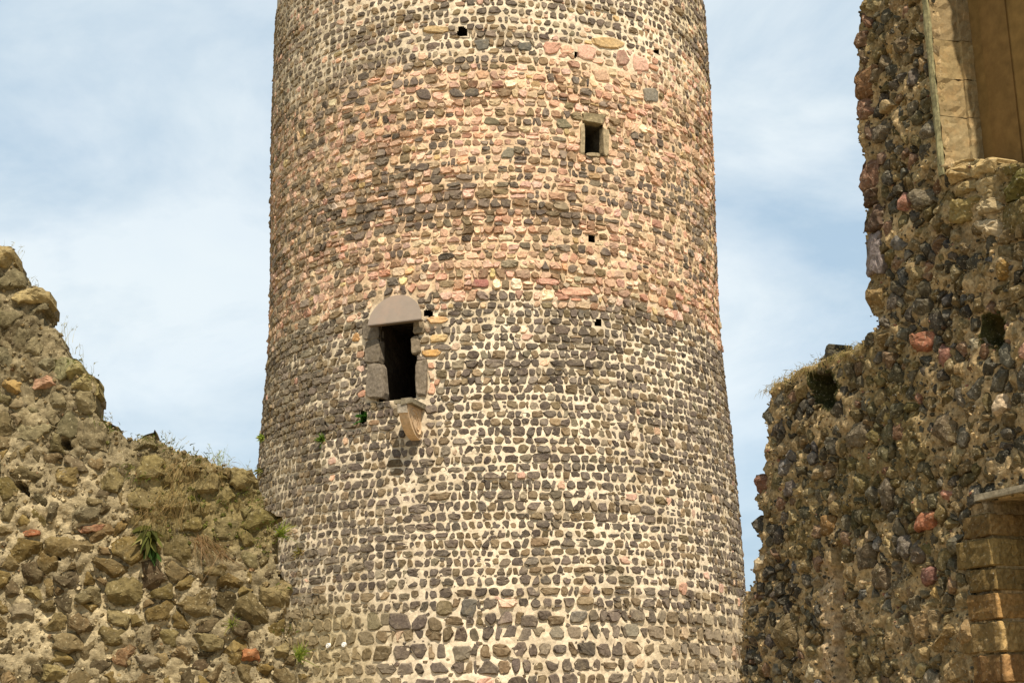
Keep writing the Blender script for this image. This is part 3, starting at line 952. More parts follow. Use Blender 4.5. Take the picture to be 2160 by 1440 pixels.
# ================================================================== the ruined wall at the left
rnd = random.Random(33)
ya = math.radians(8)
d0 = ray(300, 1500); d0 = d0 / d0[1] * 15.0
lpos, lpx = plane_maps((d0[0], 15.0, 0), (math.cos(ya), math.sin(ya), 0), (math.sin(ya), -math.cos(ya), 0))
LW = Wall(lpos, lpx)
lsil = LW.poly(LEFT_SIL)
left = thing('ruined_wall', 'lichen covered rubble wall with a broken stepped top, left of the round tower', 'wall', (float(d0[0]), 15.0, 0))
L_THICK = .85
lfeat = [(25, 609, 106, 641, .0, (.33, .26, .13), .07), (-10, 520, 33, 562, 0, (.30, .22, .10), .08), (140, 757, 176, 800, .1, (.24, .20, .09), .06), (150, 785, 207, 828, .1, (.27, .22, .10), .07),
         (160, 825, 203, 872, .0, (.22, .19, .10), .05), (167, 880, 243, 945, .1, (.22, .19, .12), .05), (0, 795, 45, 832, .0, (.40, .25, .09), .05), (62, 797, 117, 822, -.05, (.42, .25, .17), .04), (210, 983, 258, 1037, .0, (.18, .14, .065), .05),
         (110, 985, 182, 1035, -.05, (.19, .145, .06), .05), (225, 1218, 301, 1274, .02, (.17, .135, .06), .06), (158, 1233, 212, 1272, 0, (.17, .14, .07), .06), (225, 1277, 276, 1322, .05, (.18, .14, .06), .05), (510, 1366, 549, 1396, .05, (.34, .13, .055), .05),
         (165, 1110, 222, 1124, -.1, (.26, .11, .06), .04), (48, 1118, 86, 1131, -.05, (.30, .10, .05), .04), (150, 1067, 212, 1101, 0, (.15, .125, .085), .05), (95, 1130, 155, 1172, .05, (.19, .14, .06), .05),
         (0, 1055, 32, 1105, 0, (.19, .15, .08), .05), (545, 1215, 612, 1276, .1, (.20, .16, .075), .08), (335, 1325, 395, 1362, .05, (.20, .155, .06), .05), (395, 1335, 470, 1372, .03, (.17, .14, .07), .06), (280, 1378, 336, 1414, .1, (.20, .165, .12), .05),
         (440, 1090, 500, 1140, .0, (.17, .135, .06), .05), (485, 985, 541, 1030, .15, (.22, .18, .08), .08), (410, 995, 462, 1040, .05, (.19, .155, .065), .06), (48, 1235, 96, 1262, .05, (.19, .15, .07), .05), (90, 1290, 140, 1328, 0, (.21, .16, .075), .05), (20, 1275, 72, 1318, -.1, (.17, .14, .09), .05),
         (112, 1332, 198, 1372, 0, (.16, .125, .06), .05), (75, 1400, 145, 1432, .05, (.22, .17, .07), .05), (560, 1350, 610, 1395, -.05, (.20, .16, .075), .05), (330, 1030, 400, 1075, 0, (.19, .15, .06), .05), (260, 960, 345, 1010, .0, (.20, .165, .07), .05), (430, 1180, 480, 1215, 0, (.19, .15, .065), .05)]
lfeat_poly = [LW.poly(box_px(*f[:5])) for f in lfeat]
lholes = [LW.poly(p) for p in ([(128, 945), (150, 947), (147, 928), (132, 925)], [(30, 1024), (62, 1046), (56, 1022), (38, 1015)], [(90, 1184), (128, 1181), (126, 1176), (92, 1177)], [(300, 1145), (322, 1160), (330, 1135), (310, 1120)],
                                [(575, 1165), (589, 1168), (588, 1128), (580, 1130)])]
l_zones = Zones(lfeat_poly + lholes)
def l_free(p):
    p = np.atleast_2d(p)
    return inside(p, lsil) & ~l_zones.hit(p)
s0, z0 = lsil.min(0); s1, z1 = lsil.max(0)
z0 = 0.0
# the upper part is weathered into the colour of its mortar, the shoulder by the tower is mossy
def l_zone(p):
    """0..1: mossy, 0..1: weathered tan"""
    q = to_px(lpos(np.column_stack([p, np.zeros(len(p))])))
    w = (fbm(p[:, 0] * 1.5, p[:, 1] * 1.5, 12, 3) - .5) * 260
    moss = np.clip((q[:, 0] + w - 230) / 90, 0, 1) * np.clip((1190 - q[:, 1] + w * .5) / 80, 0, 1) * np.clip((q[:, 1] + w * .3 - 930) / 60, 0, 1)
    tan = np.clip((1010 + w * .6 - q[:, 1]) / 130, 0, 1)
    return moss, tan
seeds, wts, gaps = [], [], []
z = z0
while z < z1 + .1:
    hrow = rnd.uniform(.20, .33)
    s = s0 + rnd.uniform(-.2, .1)
    while s < s1:
        w = min(max(.33 * math.exp(rnd.gauss(0, .42)), .12), .68)
        seeds.append((s + w / 2, z + hrow / 2 + rnd.gauss(0, .16) * hrow)); wts.append(hrow ** 2 * rnd.uniform(-.25, .14)); gaps.append(rnd.uniform(.002, .017))
        for _ in range(rnd.choice((0, 1, 1, 2, 2))):
            seeds.append((s + rnd.uniform(0, w), z + hrow * rnd.choice((0, 1)) + rnd.gauss(0, .03))); wts.append(-hrow ** 2 * rnd.uniform(.05, .2)); gaps.append(rnd.uniform(.002, .014))
        s += w
    z += hrow
seeds = np.array(seeds)
ok = inside(seeds, lsil)
seeds, wts, gaps = seeds[ok], np.array(wts)[ok], np.array(gaps)[ok]
cells = power_cells(seeds, wts, gaps, .8)
moss, tan = l_zone(seeds)
lst = []
RL = ((1.03, -.06), (1.0, .25), (.90, .75), (.62, 1.0))
for i, P in enumerate(cells):
    if P is None or abs(area(P)) < .0018:
        continue
    c = P.mean(0)
    if not l_free(c)[0]:
        continue
    P = pull(roughen(P, rnd, .10, .16), l_free)
    if len(P) < 4:
        continue
    size = math.sqrt(abs(area(P)))
    edge = edge_dist(c, lsil)[0] < .22
    h = min(.13 * size, .040) * rnd.uniform(.4, 1.5) * (1 - .3 * tan[i]) + .008
    rg = ((1.03, -.38 if edge else -.06),) + RL[1:]
    V, Fc = rock_geo(P, h, rnd, rg[0][1])
    r = rnd.random()
    c0 = (.150, .108, .056) if r < .42 else (.19, .135, .056) if r < .74 else (.110, .082, .050) if r < .90 else (.20, .15, .08) if r < .985 else (.22, .125, .075)
    c0 = jit(c0, rnd, .2, .04) * np.array((.68, .67, .58))
    c0 = lerp(c0, jit((.155, .124, .068), rnd, .2, .05), tan[i] * .72)
    c0 = lerp(c0, jit((.125, .098, .036), rnd, .18, .05), moss[i] * .8)
    lst.append((lpos(V), Fc, c0))
for f, P in zip(lfeat, lfeat_poly):
    Q = soft_box(P, rnd, .2, .05, 2)
    edge = edge_dist(P.mean(0), lsil)[0] < .25
    V, Fc = rock_geo(Q, f[6], rnd, -.40 if edge else -.06, 20)
    lst.append((lpos(V), Fc, jit(lerp(f[5], (.17, .13, .07), .3), rnd, .06, .03) * np.array((.82, .80, .74))))
def l_depth(p):
    d = (fbm(p[:, 0] * 4, p[:, 1] * 4, 51, 3) - .50) * .11 + (fbm(p[:, 0] * 14, p[:, 1] * 14, 8, 3) - .55) * .075
    for h in lholes:
        d[inside(p, h)] = -.30
    return d
def l_mcol(p):
    moss, tan = l_zone(p)
    n = fbm(p[:, 0] * 3, p[:, 1] * 3, 60, 3)[:, None]
    c = np.array((.33, .265, .155)) * (.35 + 1.05 * n)
    c = lerp(c, np.array((.175, .14, .078)) * (.5 + 1.0 * n), tan * .85)
    return lerp(c, np.array((.14, .108, .04)) * (.6 + .8 * n), moss * .85)
def l_gcol(p, g_):
    m = len(p)
    base = l_mcol(p)
    u = g_.random(m)[:, None]
    c = np.where(u < .45, base * 1.15, np.where(u < .70, np.array((.11, .085, .05)), np.where(u < .97, np.array((.18, .13, .06)), np.array((.20, .12, .06)))))
    moss, tan = l_zone(p)
    grn = (g_.random(m) < moss * .55)[:, None]
    c = np.where(grn, np.array((.085, .085, .018)), c)
    return c * g_.uniform(.7, 1.3, (m, 1))
lg = grit(7000, (s0, 1.2), (s1, z1), lambda p: inside(p, lsil), l_depth, l_gcol, lpos, rnd)
place_stones(LW, left, lst, M_RSTONE, 300, extra=lg)
core_sheet(lpos, s0, s1, z0, z1, .022, lambda c: inside(c, lsil) & (edge_dist(c, lsil) > .035), l_depth, l_mcol, L_THICK, M_RMORTAR, left, 'mortar_core')

# ================================================================== the ruined palace wall at the right
rnd = random.Random(47)
aw = math.radians(23)
RU, RN = np.array([math.sin(aw), -math.cos(aw), 0]), np.array([-math.cos(aw), -math.sin(aw), 0])
rp0 = -RN * 11.5
rpos, rpx = plane_maps(rp0, RU, RN)
RW = Wall(rpos, rpx)
rsil = RW.poly(RIGHT_SIL)
rsil[:, 1] = np.minimum(rsil[:, 1], 14.0)
right = thing('palace_ruin_wall', 'shaded rubble wall with a dressed window niche and doorway, right of the tower', 'wall', tuple(rp0 + RU * float(rpx(1900, 1400)[0])))
R_THICK = 1.25
# window niche: foot at y=345, its left edge at x=1958..1990; doorway: left edge x~2092..2117, head at y~1045
wz = float(rpx(2000, 347)[1]); ws = float(np.mean([rpx(1963, 0)[0], rpx(1991, 340)[0]])); we = ws + 3.5; wtop = 13.5
wlean = (float(rpx(1991, 340)[0]) - float(rpx(1963, 0)[0])) / (float(rpx(1991, 340)[1]) - float(rpx(1963, 0)[1]))
wfoot = [rpx(x, y) for x, y in ((1994, 348), (2060, 344), (2104, 349), (2165, 346), (2240, 330))]
win_poly = np.array([(ws + .02, wz)] + [tuple(q) for q in wfoot] + [(we, float(wfoot[-1][1])), (we, wtop), (ws + .02, wtop)])
dz = float(rpx(2100, 1052)[1]); dsl = float(np.mean([rpx(2092, 1070)[0], rpx(2117, 1430)[0]])); dse = dsl + 1.0
door_poly = np.array([(dsl, 0.0), (dse, 0.0), (dse, dz), (dsl, dz)])
rholes = [RW.poly(p) for p in ([(1718, 848), (1758, 862), (1768, 812), (1752, 785), (1708, 790)], [(2072, 722), (2112, 735), (2122, 690), (2106, 662), (2070, 668)])]
chase = RW.poly([(1762, 1450), (1786, 1450), (1776, 1140), (1757, 1150)])
chase_l = RW.poly([(1736, 1450), (1768, 1450), (1758, 1180), (1728, 1185)])
pier = (.32, .22, .10)
rfeat = [(1914, 710, 1972, 748, -.3, (.36, .125, .09), .07), (1932, 1085, 1976, 1124, -.25, (.40, .15, .10), .07), (1853, 1015, 1884, 1085, -.25, (.085, .08, .07), .08), (1806, 1152, 1845, 1205, -.2, (.09, .085, .075), .06), (1948, 1200, 1973, 1237, -.3, (.22, .10, .10), .06), (1735, 1090, 1762, 1132, -.25, (.20, .125, .05), .08),
         (1785, 900, 1830, 950, -.3, (.13, .125, .10), .06), (1655, 1018, 1684, 1050, -.3, (.095, .10, .115), .06), (1928, 1140, 1950, 1190, -.2, (.105, .10, .095), .06), (1895, 1130, 1922, 1185, -.25, (.11, .11, .12), .06), (1846, 1190, 1882, 1245, -.2, (.10, .095, .08), .06),
         (1780, 1290, 1840, 1345, -.2, (.13, .11, .07), .06), (1918, 1300, 1965, 1355, -.2, (.27, .21, .12), .06), (1968, 1318, 2018, 1378, -.15, (.24, .185, .09), .07), (2018, 1300, 2058, 1372, -.1, (.27, .215, .11), .07), (1985, 1380, 2045, 1440, -.1, (.30, .235, .13), .07),
         (1838, 150, 1862, 180, -.4, (.10, .095, .085), .06), (1843, 260, 1876, 305, -.4, (.13, .13, .12), .06), (1943, 258, 1972, 300, -.4, (.12, .125, .125), .06), (1855, 120, 1878, 150, -.4, (.12, .11, .09), .06), (1918, 145, 1935, 185, -.3, (.11, .11, .12), .06), (1925, 405, 1968, 450, -.4, (.105, .10, .085), .07),
         (1885, 85, 1915, 120, -.4, (.10, .09, .075), .06), (1597, 1130, 1660, 1190, 0, None, 0), (1636, 1300, 1690, 1370, -.2, (.14, .11, .065), .08), (1965, 880, 2015, 950, -.3, (.13, .12, .09), .06), (2090, 560, 2130, 600, -.4, (.30, .18, .06), .05), (2055, 470, 2110, 500, -.4, (.12, .10, .06), .05)]
rfeat = [f for f in rfeat if f[5] is not None]
rfeat_poly = [RW.poly(box_px(*f[:5])) for f in rfeat]
# quoins up the free edge of the wall, from the photograph's joints
qy = [28, 72, 105, 150, 215, 260, 330, 408, 440, 495, 588, 668]
quoins = []
for i in range(len(qy) - 1):
    xl = [np.interp(y, [30, 70, 260, 400, 500, 620, 668], [1812, 1805, 1812, 1817, 1823, 1833, 1834]) for y in (qy[i], qy[i + 1])]
    wdt = rnd.choice((26, 34, 42))
    quoins.append(([(xl[1], qy[i + 1] - 1), (xl[1] + wdt, qy[i + 1] - wdt * .42), (xl[0] + wdt, qy[i] - wdt * .42 + 2), (xl[0], qy[i] + 2)],
                   (.155, .092, .055) if i < 8 else ((.20, .13, .08), (.13, .115, .095), (.28, .20, .09))[i - 8]))
qpoly = [RW.poly(q[0]) for q in quoins]
# dressed blocks round the doorway: rows of the jamb
jy = [1078, 1130, 1194, 1246, 1306, 1376, 1440, 1505]
jx = [2092, 2096, 2100, 2104, 2109, 2113, 2117, 2121]
jw = [58, 74, 52, 60, 76, 56, 68]
jrows = []
for i in range(7):
    w = jw[i]
    jrows.append([(jx[i + 1], jy[i + 1] - 2), (jx[i], jy[i] + 2), (jx[i] - w, jy[i] + 2 + w * .14), (jx[i + 1] - w, jy[i + 1] - 2 + w * .10)])
jpoly = [RW.poly(q) for q in jrows]
frame_poly = np.array([(ws - .11, wz - .14), (ws + .05, wz - .14), (ws + .05, wtop), (ws - .11, wtop)])
sill_poly = RW.poly([(1994, 360), (2010, 400), (2030, 520), (2060, 520), (2140, 460), (2250, 440), (2250, 330), (2165, 347), (1994, 349)])
def r_cut(p):
    return inside(p, win_poly) | inside(p, door_poly)
r_zones = Zones(rfeat_poly + qpoly + jpoly + rholes + [frame_poly, chase, chase_l, sill_poly])
def r_free(p):
    p = np.atleast_2d(p)
    return inside(p, rsil) & ~r_cut(p) & ~r_zones.hit(p)
s0, z0 = rsil.min(0); s1, z1 = rsil.max(0); z0 = 0.0
seeds, wts, gaps = [], [], []
z = z0
while z < z1 + .1:
    hrow = rnd.uniform(.20, .29)
    s = s0 + rnd.uniform(-.2, .1)
    while s < s1:
        w = min(max(.27 * math.exp(rnd.gauss(0, .38)), .11), .6)
        seeds.append((s + w / 2, z + hrow / 2 + rnd.gauss(0, .08) * hrow)); wts.append(hrow ** 2 * rnd.uniform(-.2, .12)); gaps.append(rnd.uniform(.003, .022))
        for _ in range(rnd.choice((0, 0, 1, 1, 2))):
            seeds.append((s + rnd.uniform(0, w), z + hrow * rnd.choice((0, 1)) + rnd.gauss(0, .03))); wts.append(-hrow ** 2 * rnd.uniform(.05, .2)); gaps.append(rnd.uniform(.001, .012))
        s += w
    z += hrow
seeds = np.array(seeds)
ok = inside(seeds, rsil) & (seeds[:, 0] < float(rpx(2800, 700)[0])) & (seeds[:, 1] > 1.1) & (seeds[:, 1] < 12.2)
seeds, wts, gaps = seeds[ok], np.array(wts)[ok], np.array(gaps)[ok]
cells = power_cells(seeds, wts, gaps, .8)
rst = []
RRG = ((1.03, -.07), (1.0, .25), (.88, .75), (.6, 1.0))
for i, P in enumerate(cells):
    if P is None or abs(area(P)) < .0018:
        continue
    c = P.mean(0)
    if not r_free(c)[0]:
        continue
    P = pull(roughen(P, rnd, .10, .12), r_free)
    if len(P) < 4:
        continue
    size = math.sqrt(abs(area(P)))
    edge = edge_dist(c, rsil)[0] < .22
    h = min(.13 * size, .038) * rnd.uniform(.3, 1.7) + .008
    if edge:
        P = P.mean(0) + (P - P.mean(0)) * .90
    V, Fc = rock_geo(P, h, rnd, -.38 if edge else -.07, 13, (1.0, .90, .68, .38), 6, .45)
    q = to_px(rpos([(c[0], c[1], 0)]))[0]
    r = rnd.random()
    lowr = np.clip((q[1] - 1100) / 250, 0, 1) * np.clip((q[0] - 1750) / 200, 0, 1)
    if r < .40 - .18 * lowr: c0 = (.070, .060, .044)
    elif r < .45 - .18 * lowr: c0 = (.084, .078, .068)
    elif r < .72: c0 = (.120, .088, .042)
    elif r < .88: c0 = (.19, .14, .072)
    elif r < .955: c0 = (.145, .088, .055)
    elif r < .965: c0 = (.23, .115, .08)
    elif r < .972: c0 = (.25, .16, .06)
    else: c0 = (.32, .25, .155)
    c0 = jit(c0, rnd, .28, .035)
    c0 = lerp(c0, jit((.23, .175, .09), rnd, .15), lowr * .45)
    m = float(np.clip((fbm(c[0] * .9, c[1] * .9, 91, 2) - .52) * 4, 0, 1))
    c0 = lerp(c0, (.09, .075, .022), m * .35)
    rst.append((rpos(V), Fc, c0))
for f, P in zip(rfeat, rfeat_poly):
    Q = soft_box(P, rnd, .2, .05, 2)
    V, Fc = rock_geo(Q, f[6], rnd, -.07, 17)
    rst.append((rpos(V), Fc, jit(lerp(f[5], (.14, .105, .06), .42), rnd, .06, .03) * np.array((.85, .78, .68))))
def r_depth(p):
    d = (fbm(p[:, 0] * 4, p[:, 1] * 4, 71, 3) - .56) * .17 + (fbm(p[:, 0] * 13, p[:, 1] * 13, 8, 3) - .6) * .09
    for h in rholes:
        d[inside(p, h)] = -.9
    d[inside(p, chase)] = -.16
    return d
def r_mcol(p):
    n = fbm(p[:, 0] * 3, p[:, 1] * 3, 60, 3)[:, None]
    c = np.array((.36, .275, .155)) * (.35 + 1.3 * n)
    m = np.clip((fbm(p[:, 0] * .9, p[:, 1] * .9, 91, 2) - .5) * 4, 0, 1)
    c = lerp(c, np.array((.14, .11, .036)), m * .5) * np.array((.88, .82, .74))
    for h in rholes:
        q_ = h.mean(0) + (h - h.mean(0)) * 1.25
        c[inside(p, q_)] = (.040, .038, .013)  # pockets and rims painted dark mossy olive, deepening the shade inside
    c[inside(p + (vnoise(p[:, :1] * 9, p[:, 1:] * 9, 3) - .5) * .16, chase_l)] = (.36, .26, .15)
    return c
def r_gcol(p, g_):
    m = len(p)
    u = g_.random(m)[:, None]
    c = np.where(u < .35, r_mcol(p) * 1.2, np.where(u < .66, np.array((.07, .062, .045)), np.where(u < .90, np.array((.16, .115, .05)), np.where(u < .96, np.array((.36, .29, .18)), np.array((.22, .11, .07))))))
    return c * g_.uniform(.7, 1.3, (m, 1))
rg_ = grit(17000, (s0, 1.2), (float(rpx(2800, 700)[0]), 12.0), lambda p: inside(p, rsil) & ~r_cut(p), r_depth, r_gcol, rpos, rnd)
place_stones(RW, right, rst, M_DSTONE, 300, extra=rg_)
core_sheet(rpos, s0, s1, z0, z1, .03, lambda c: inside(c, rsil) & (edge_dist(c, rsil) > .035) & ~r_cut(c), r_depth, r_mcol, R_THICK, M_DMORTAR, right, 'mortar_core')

# -- quoins, doorway jamb (each block turns the corner into the reveal), lintel, dark room behind
for (pts, c) in quoins:
    P = soft_box(RW.poly(pts), rnd, .10, .05, 3)
    V, Fc = rock_geo(P, .05, rnd, -.5, 18, rough=.5)
    mesh_obj('quoin', rpos(V), Fc, M_DSTONE, right, np.broadcast_to(jit(c, rnd, .2, .06) * .75, (len(V), 3)))
for i, P in enumerate(jpoly):
    c = [(.22, .14, .055), (.24, .165, .062), (.20, .135, .052), (.30, .175, .065), (.29, .195, .08), (.24, .135, .055), (.34, .185, .065)][i]
    s_a, s_b = P[:, 0].min(), dsl + .02 + .004 * (i % 3)
    za, zb_ = P[0, 1], P[1, 1]
    V = []
    ns_, nd = 6, 7
    dep = .62
    fr = .045 + rnd.uniform(-.008, .008)
    path = [(s_a, fr - .01)] + [(s_a + (s_b - s_a) * t, fr + rnd.gauss(0, .008)) for t in (.15, .3, .45, .6, .75, .88, .96)] + [(s_b, .022)] + [(s_b + .004 * (k % 2), .022 - dep * k / 9) for k in range(1, 10)]
    zs = [za + .003, za + .018, za + (zb_ - za) * .3, (za + zb_) / 2, za + (zb_ - za) * .72, zb_ - .018, zb_ - .003]
    inn = [0.022, 0.003, -.004, 0.0, -.004, .003, 0.022]
    for zz, iv in zip(zs, inn):
        for (s_, d_) in path:
            V.append((s_ - iv + rnd.gauss(0, .006), zz + rnd.gauss(0, .003), d_ - iv + rnd.gauss(0, .007)))
    m_ = len(path)
    Fc = [(r * m_ + k, r * m_ + k + 1, (r + 1) * m_ + k + 1, (r + 1) * m_ + k) for r in range(6) for k in range(m_ - 1)]
    V += [(s_a, za + .006, -.3), (s_a, zb_ - .006, -.3)]
    Fc += [tuple([len(V) - 2] + list(range(m_ - 1, -1, -1))), tuple([len(V) - 1] + list(range(6 * m_, 7 * m_))), tuple([len(V) - 2] + [q * m_ for q in range(7)] + [len(V) - 1])]
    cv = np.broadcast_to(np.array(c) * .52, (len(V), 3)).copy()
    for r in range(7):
        cv[r * m_ + 8:(r + 1) * m_] = np.array(c) * 1.3  # reveal side painted brighter than the front so its strip reads as sunlit
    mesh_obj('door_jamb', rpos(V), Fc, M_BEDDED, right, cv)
def rbox(name, sA, sB, zA, zB, dA, dB, mat, col, root, rag=.0):
    V = [(s_, z_, d_) for d_ in (dA, dB) for z_ in (zA, zB) for s_ in (sA, sB)]
    V = [(a_ + rnd.gauss(0, rag), b_ + rnd.gauss(0, rag), c_ + rnd.gauss(0, rag)) for a_, b_, c_ in V]
    Fc = [(0, 2, 3, 1), (4, 5, 7, 6), (0, 1, 5, 4), (2, 6, 7, 3), (0, 4, 6, 2), (1, 3, 7, 5)]
    return mesh_obj(name, rpos(V), Fc, mat, root, np.array([col] * 8))
lz = float(rpx(2115, 1048)[1])
rbox('door_lintel', float(rpx(2068, 1060)[0]), dse + .3, lz, lz + .075, -.5, .09, M_DRESSED, (.27, .225, .15), right, .004)
# closed dark room behind the doorway
V = [(s_, z_, d_) for d_ in (-R_THICK - .01, -R_THICK - 3) for z_ in (-.05, dz + .6) for s_ in (dsl - 1, dse + 1)]
mesh_obj('doorway_room', rpos(V), [(4, 5, 7, 6), (0, 1, 5, 4), (2, 6, 7, 3), (0, 4, 6, 2), (1, 3, 7, 5)], M_DARK, right, np.array([(.10, .08, .05)] * 8))

# -- window niche: stepped reveal down the far side, boards closing it, rough sill
def strip(name, prof_, zA, zB, mat, col, root, seg=.12, rag=.006, sub=1):
    """a reveal run up the niche: prof_ is a list of (s, depth)"""
    nzs = max(2, int((zB - zA) / seg))
    V = []
    for j in range(nzs + 1):
        zz = zA + (zB - zA) * j / nzs
        for (s_, d_) in prof_:
            V.append((s_ + rnd.gauss(0, rag) + wlean * 0, zz, d_ + rnd.gauss(0, rag)))
    m_ = len(prof_)
    Fc = [(j * m_ + k, j * m_ + k + 1, (j + 1) * m_ + k + 1, (j + 1) * m_ + k) for j in range(nzs) for k in range(m_ - 1)]
    return mesh_obj(name, rpos(V), Fc, mat, root, np.broadcast_to(col, (len(V), 3)))
frame = strip('window_frame', [(ws - .10, -.10), (ws - .095, .04), (ws - .05, .055), (ws - .005, .045), (ws + .01, .02)], wz - .12, wtop, M_DRESSED, (.24, .215, .11), right, .18, .006)
frame['label'] = 'greenish weathered edge of the dressed window frame'
zc_ = wz - .1
while zc_ < wtop:
    hB = rnd.uniform(.5, .8)
    zB_ = min(zc_ + hB, wtop)
    pr = [(ws + .01, .02), (ws + .02, -.10), (ws + .035, -.22), (ws + .05, -.30), (ws + .055, -.36), (ws + .09, -.365), (ws + .095, -.44), (ws + .10, -.47), (ws + .10, -.56)]
    strip('window_jamb', pr, zc_ + .004, zB_ - .004, M_SAND, jit((.25, .18, .09), rnd, .10, .03), right, .07, .006)
    zc_ = zB_
bs = ws + .10
k = 0
while bs < we:
    wB = (.20, .46, .40, .50, .44)[k % 5]
    zz0 = float(wfoot[-1][1]) - .15
    V = [(s_, z_, d_) for d_ in (-.56 + .012 * (k % 2), -.61) for z_ in (zz0, wtop) for s_ in (bs + .006, min(bs + wB, we) - .002)]
    rr = rbox('infill_board', bs + .001, min(bs + wB, we + .1) - .001, zz0, wtop, -.62, -.535 + .022 * (k % 2), M_BOARD, jit((.185, .112, .038), rnd, .07, .03), right)
    bs += wB; k += 1
# broken sill: rough bedded sandstone lumps stepping out below the boards
for (x0, y0, x1, y1, sl, h, c) in ((1992, 352, 2056, 392, -.35, .09, (.42, .30, .14)), (2040, 345, 2104, 378, -.25, .06, (.44, .32, .15)), (2004, 395, 2058, 420, -.35, .05, (.30, .22, .10)), (2052, 385, 2110, 418, -.3, .05, (.38, .29, .15)),
                                   (2010, 425, 2070, 478, -.3, .07, (.24, .18, .07)), (2060, 425, 2112, 462, -.3, .07, (.34, .265, .15)), (2052, 468, 2135, 512, -.25, .08, (.40, .32, .20)), (2108, 366, 2175, 428, -.3, .05, (.13, .11, .035)), (2112, 352, 2168, 372, -.1, .05, (.16, .125, .045)), (2168, 345, 2230, 420, -.2, .05, (.14, .11, .04)), (2116, 432, 2190, 500, -.3, .05, (.15, .11, .045)), (2052, 346, 2112, 362, -.1, .05, (.36, .27, .13))):
    P = RW.poly(box_px(x0, y0, x1, y1, sl))
    Q = roughen(P if area(P) > 0 else P[::-1], rnd, .06, .2)
    V, Fc = rock_geo(Q, h, rnd, -.3, 20, rough=.6, freq=14)
    mesh_obj('sill_stone', rpos(V), Fc, M_DSTONE if c[0] < .2 else M_BEDDED, right, np.broadcast_to(np.array(c) * .85, (len(V), 3)))

# ================================================================== plants
def blade(base, tip, width, bend, col, pile, seg=4, flat=None):
    base, tip = np.array(base, float), np.array(tip, float)
    d = tip - base
    side = np.cross(d, flat if flat is not None else np.array([0.3, 1.0, 0.2])); side /= np.linalg.norm(side) + 1e-9
    V = []
    for i in range(seg + 1):
        t = i / seg
        q = base + d * t + np.array(bend) * t * t
        w = width * (math.sin(math.pi * min(t * .8 + .15, 1)) if flat is not None else 1 - t * .85) / 2
        V += [q - side * w, q + side * w]
    Fc = [(2 * i, 2 * i + 1, 2 * i + 3, 2 * i + 2) for i in range(seg)]
    k = rnd.uniform(.75, 1.3)
    pile.add(V, Fc, np.clip(np.array(col) * k, 0, .6))
def tuft(name, label, cat, base, n, length, width, cols, up, spread, droop=.3, group=None, leafy=False, kind='thing', seed=None):
    pile = Pile()
    up = np.array(up, float)
    for i in range(n):
        dirv = up + np.array([rnd.gauss(0, spread) for _ in range(3)])
        dirv /= np.linalg.norm(dirv)
        l = length * rnd.uniform(.45, 1.1)
        b_ = np.array(base) + np.array([rnd.gauss(0, length * .08) for _ in range(3)])
        blade(b_, b_ + dirv * l, width * rnd.uniform(.7, 1.2), (rnd.gauss(0, .1) * l, rnd.gauss(0, .1) * l, -droop * l * rnd.uniform(.3, 1)), rnd.choice(cols), pile, 4, np.array([rnd.gauss(0, .5), -1, rnd.gauss(0, .5)]) if leafy else None)
    o = pile.build(name, M_LEAF, None, origin=base)
    o['label'], o['category'], o['kind'] = label, cat, kind
    if group: o['group'] = group
    return o
GR = [(.10, .16, .02), (.14, .22, .03), (.07, .12, .015)]
YG = [(.22, .27, .04), (.16, .22, .03), (.28, .28, .06)]
DRY = [(.34, .24, .10), (.27, .18, .075), (.40, .31, .15)]
def tp3(x, y, e=.02):
    c = tpx(x, y); return tower_pos([(c[0], c[1], e)])[0]
def lp3(x, y, e=.05):
    c = lpx(x, y); return lpos([(c[0], c[1], e)])[0]
def rp3(x, y, e=.05):
    c = rpx(x, y); return rpos([(c[0], c[1], e)])[0]
OUT = np.array([0, -.8, .35])
tuft('fern', 'dark green fern growing from a hole left of the tower doorway sill', 'plant', tp3(765, 880, -.1), 22, .26, .06, [(.04, .10, .015), (.05, .14, .02), (.03, .08, .012)], (-.3, -.9, .5), .45, .35, leafy=True)
tuft('weed', 'bright green weed on the tower face, left of and below the doorway', 'plant', tp3(682, 928), 60, .17, .028, GR, (-.3, -.9, .3), .6, .35, leafy=True)
tuft('weed', 'yellow green leafy sprig sticking out of the tower left edge', 'plant', tp3(559, 922, .03), 36, .13, .035, YG, (-1, -.3, .2), .5, .2, leafy=True)
tuft('weed', 'brown green tuft on the tower left edge just above the ruined wall', 'plant', tp3(556, 992, .03), 34, .17, .022, [(.16, .15, .05), (.12, .12, .03)], (-1, -.3, .1), .5, .3, leafy=True)
tuft('weed', 'yellow green grass tuft between the ruined wall shoulder and the tower', 'plant', lp3(590, 1125, -.1), 60, .24, .012, YG, (.3, -.5, .6), .45, .5)
tuft('weed', 'brownish sprig on the tower face beside the ruined wall end', 'plant', tp3(635, 1165), 34, .17, .02, [(.20, .18, .05), (.25, .18, .05)], (-.2, -.9, .3), .6, .4, leafy=True)
tuft('weed', 'yellow green grass tuft low in the joint between ruined wall and tower', 'plant', lp3(632, 1385, .0), 80, .22, .014, YG, (.2, -.5, .7), .5, .4)
tuft('weed', 'short yellow green tuft on the ruined wall face above the red stone', 'plant', lp3(490, 1318, .03), 60, .14, .010, YG, (0, -.7, .6), .55, .4)
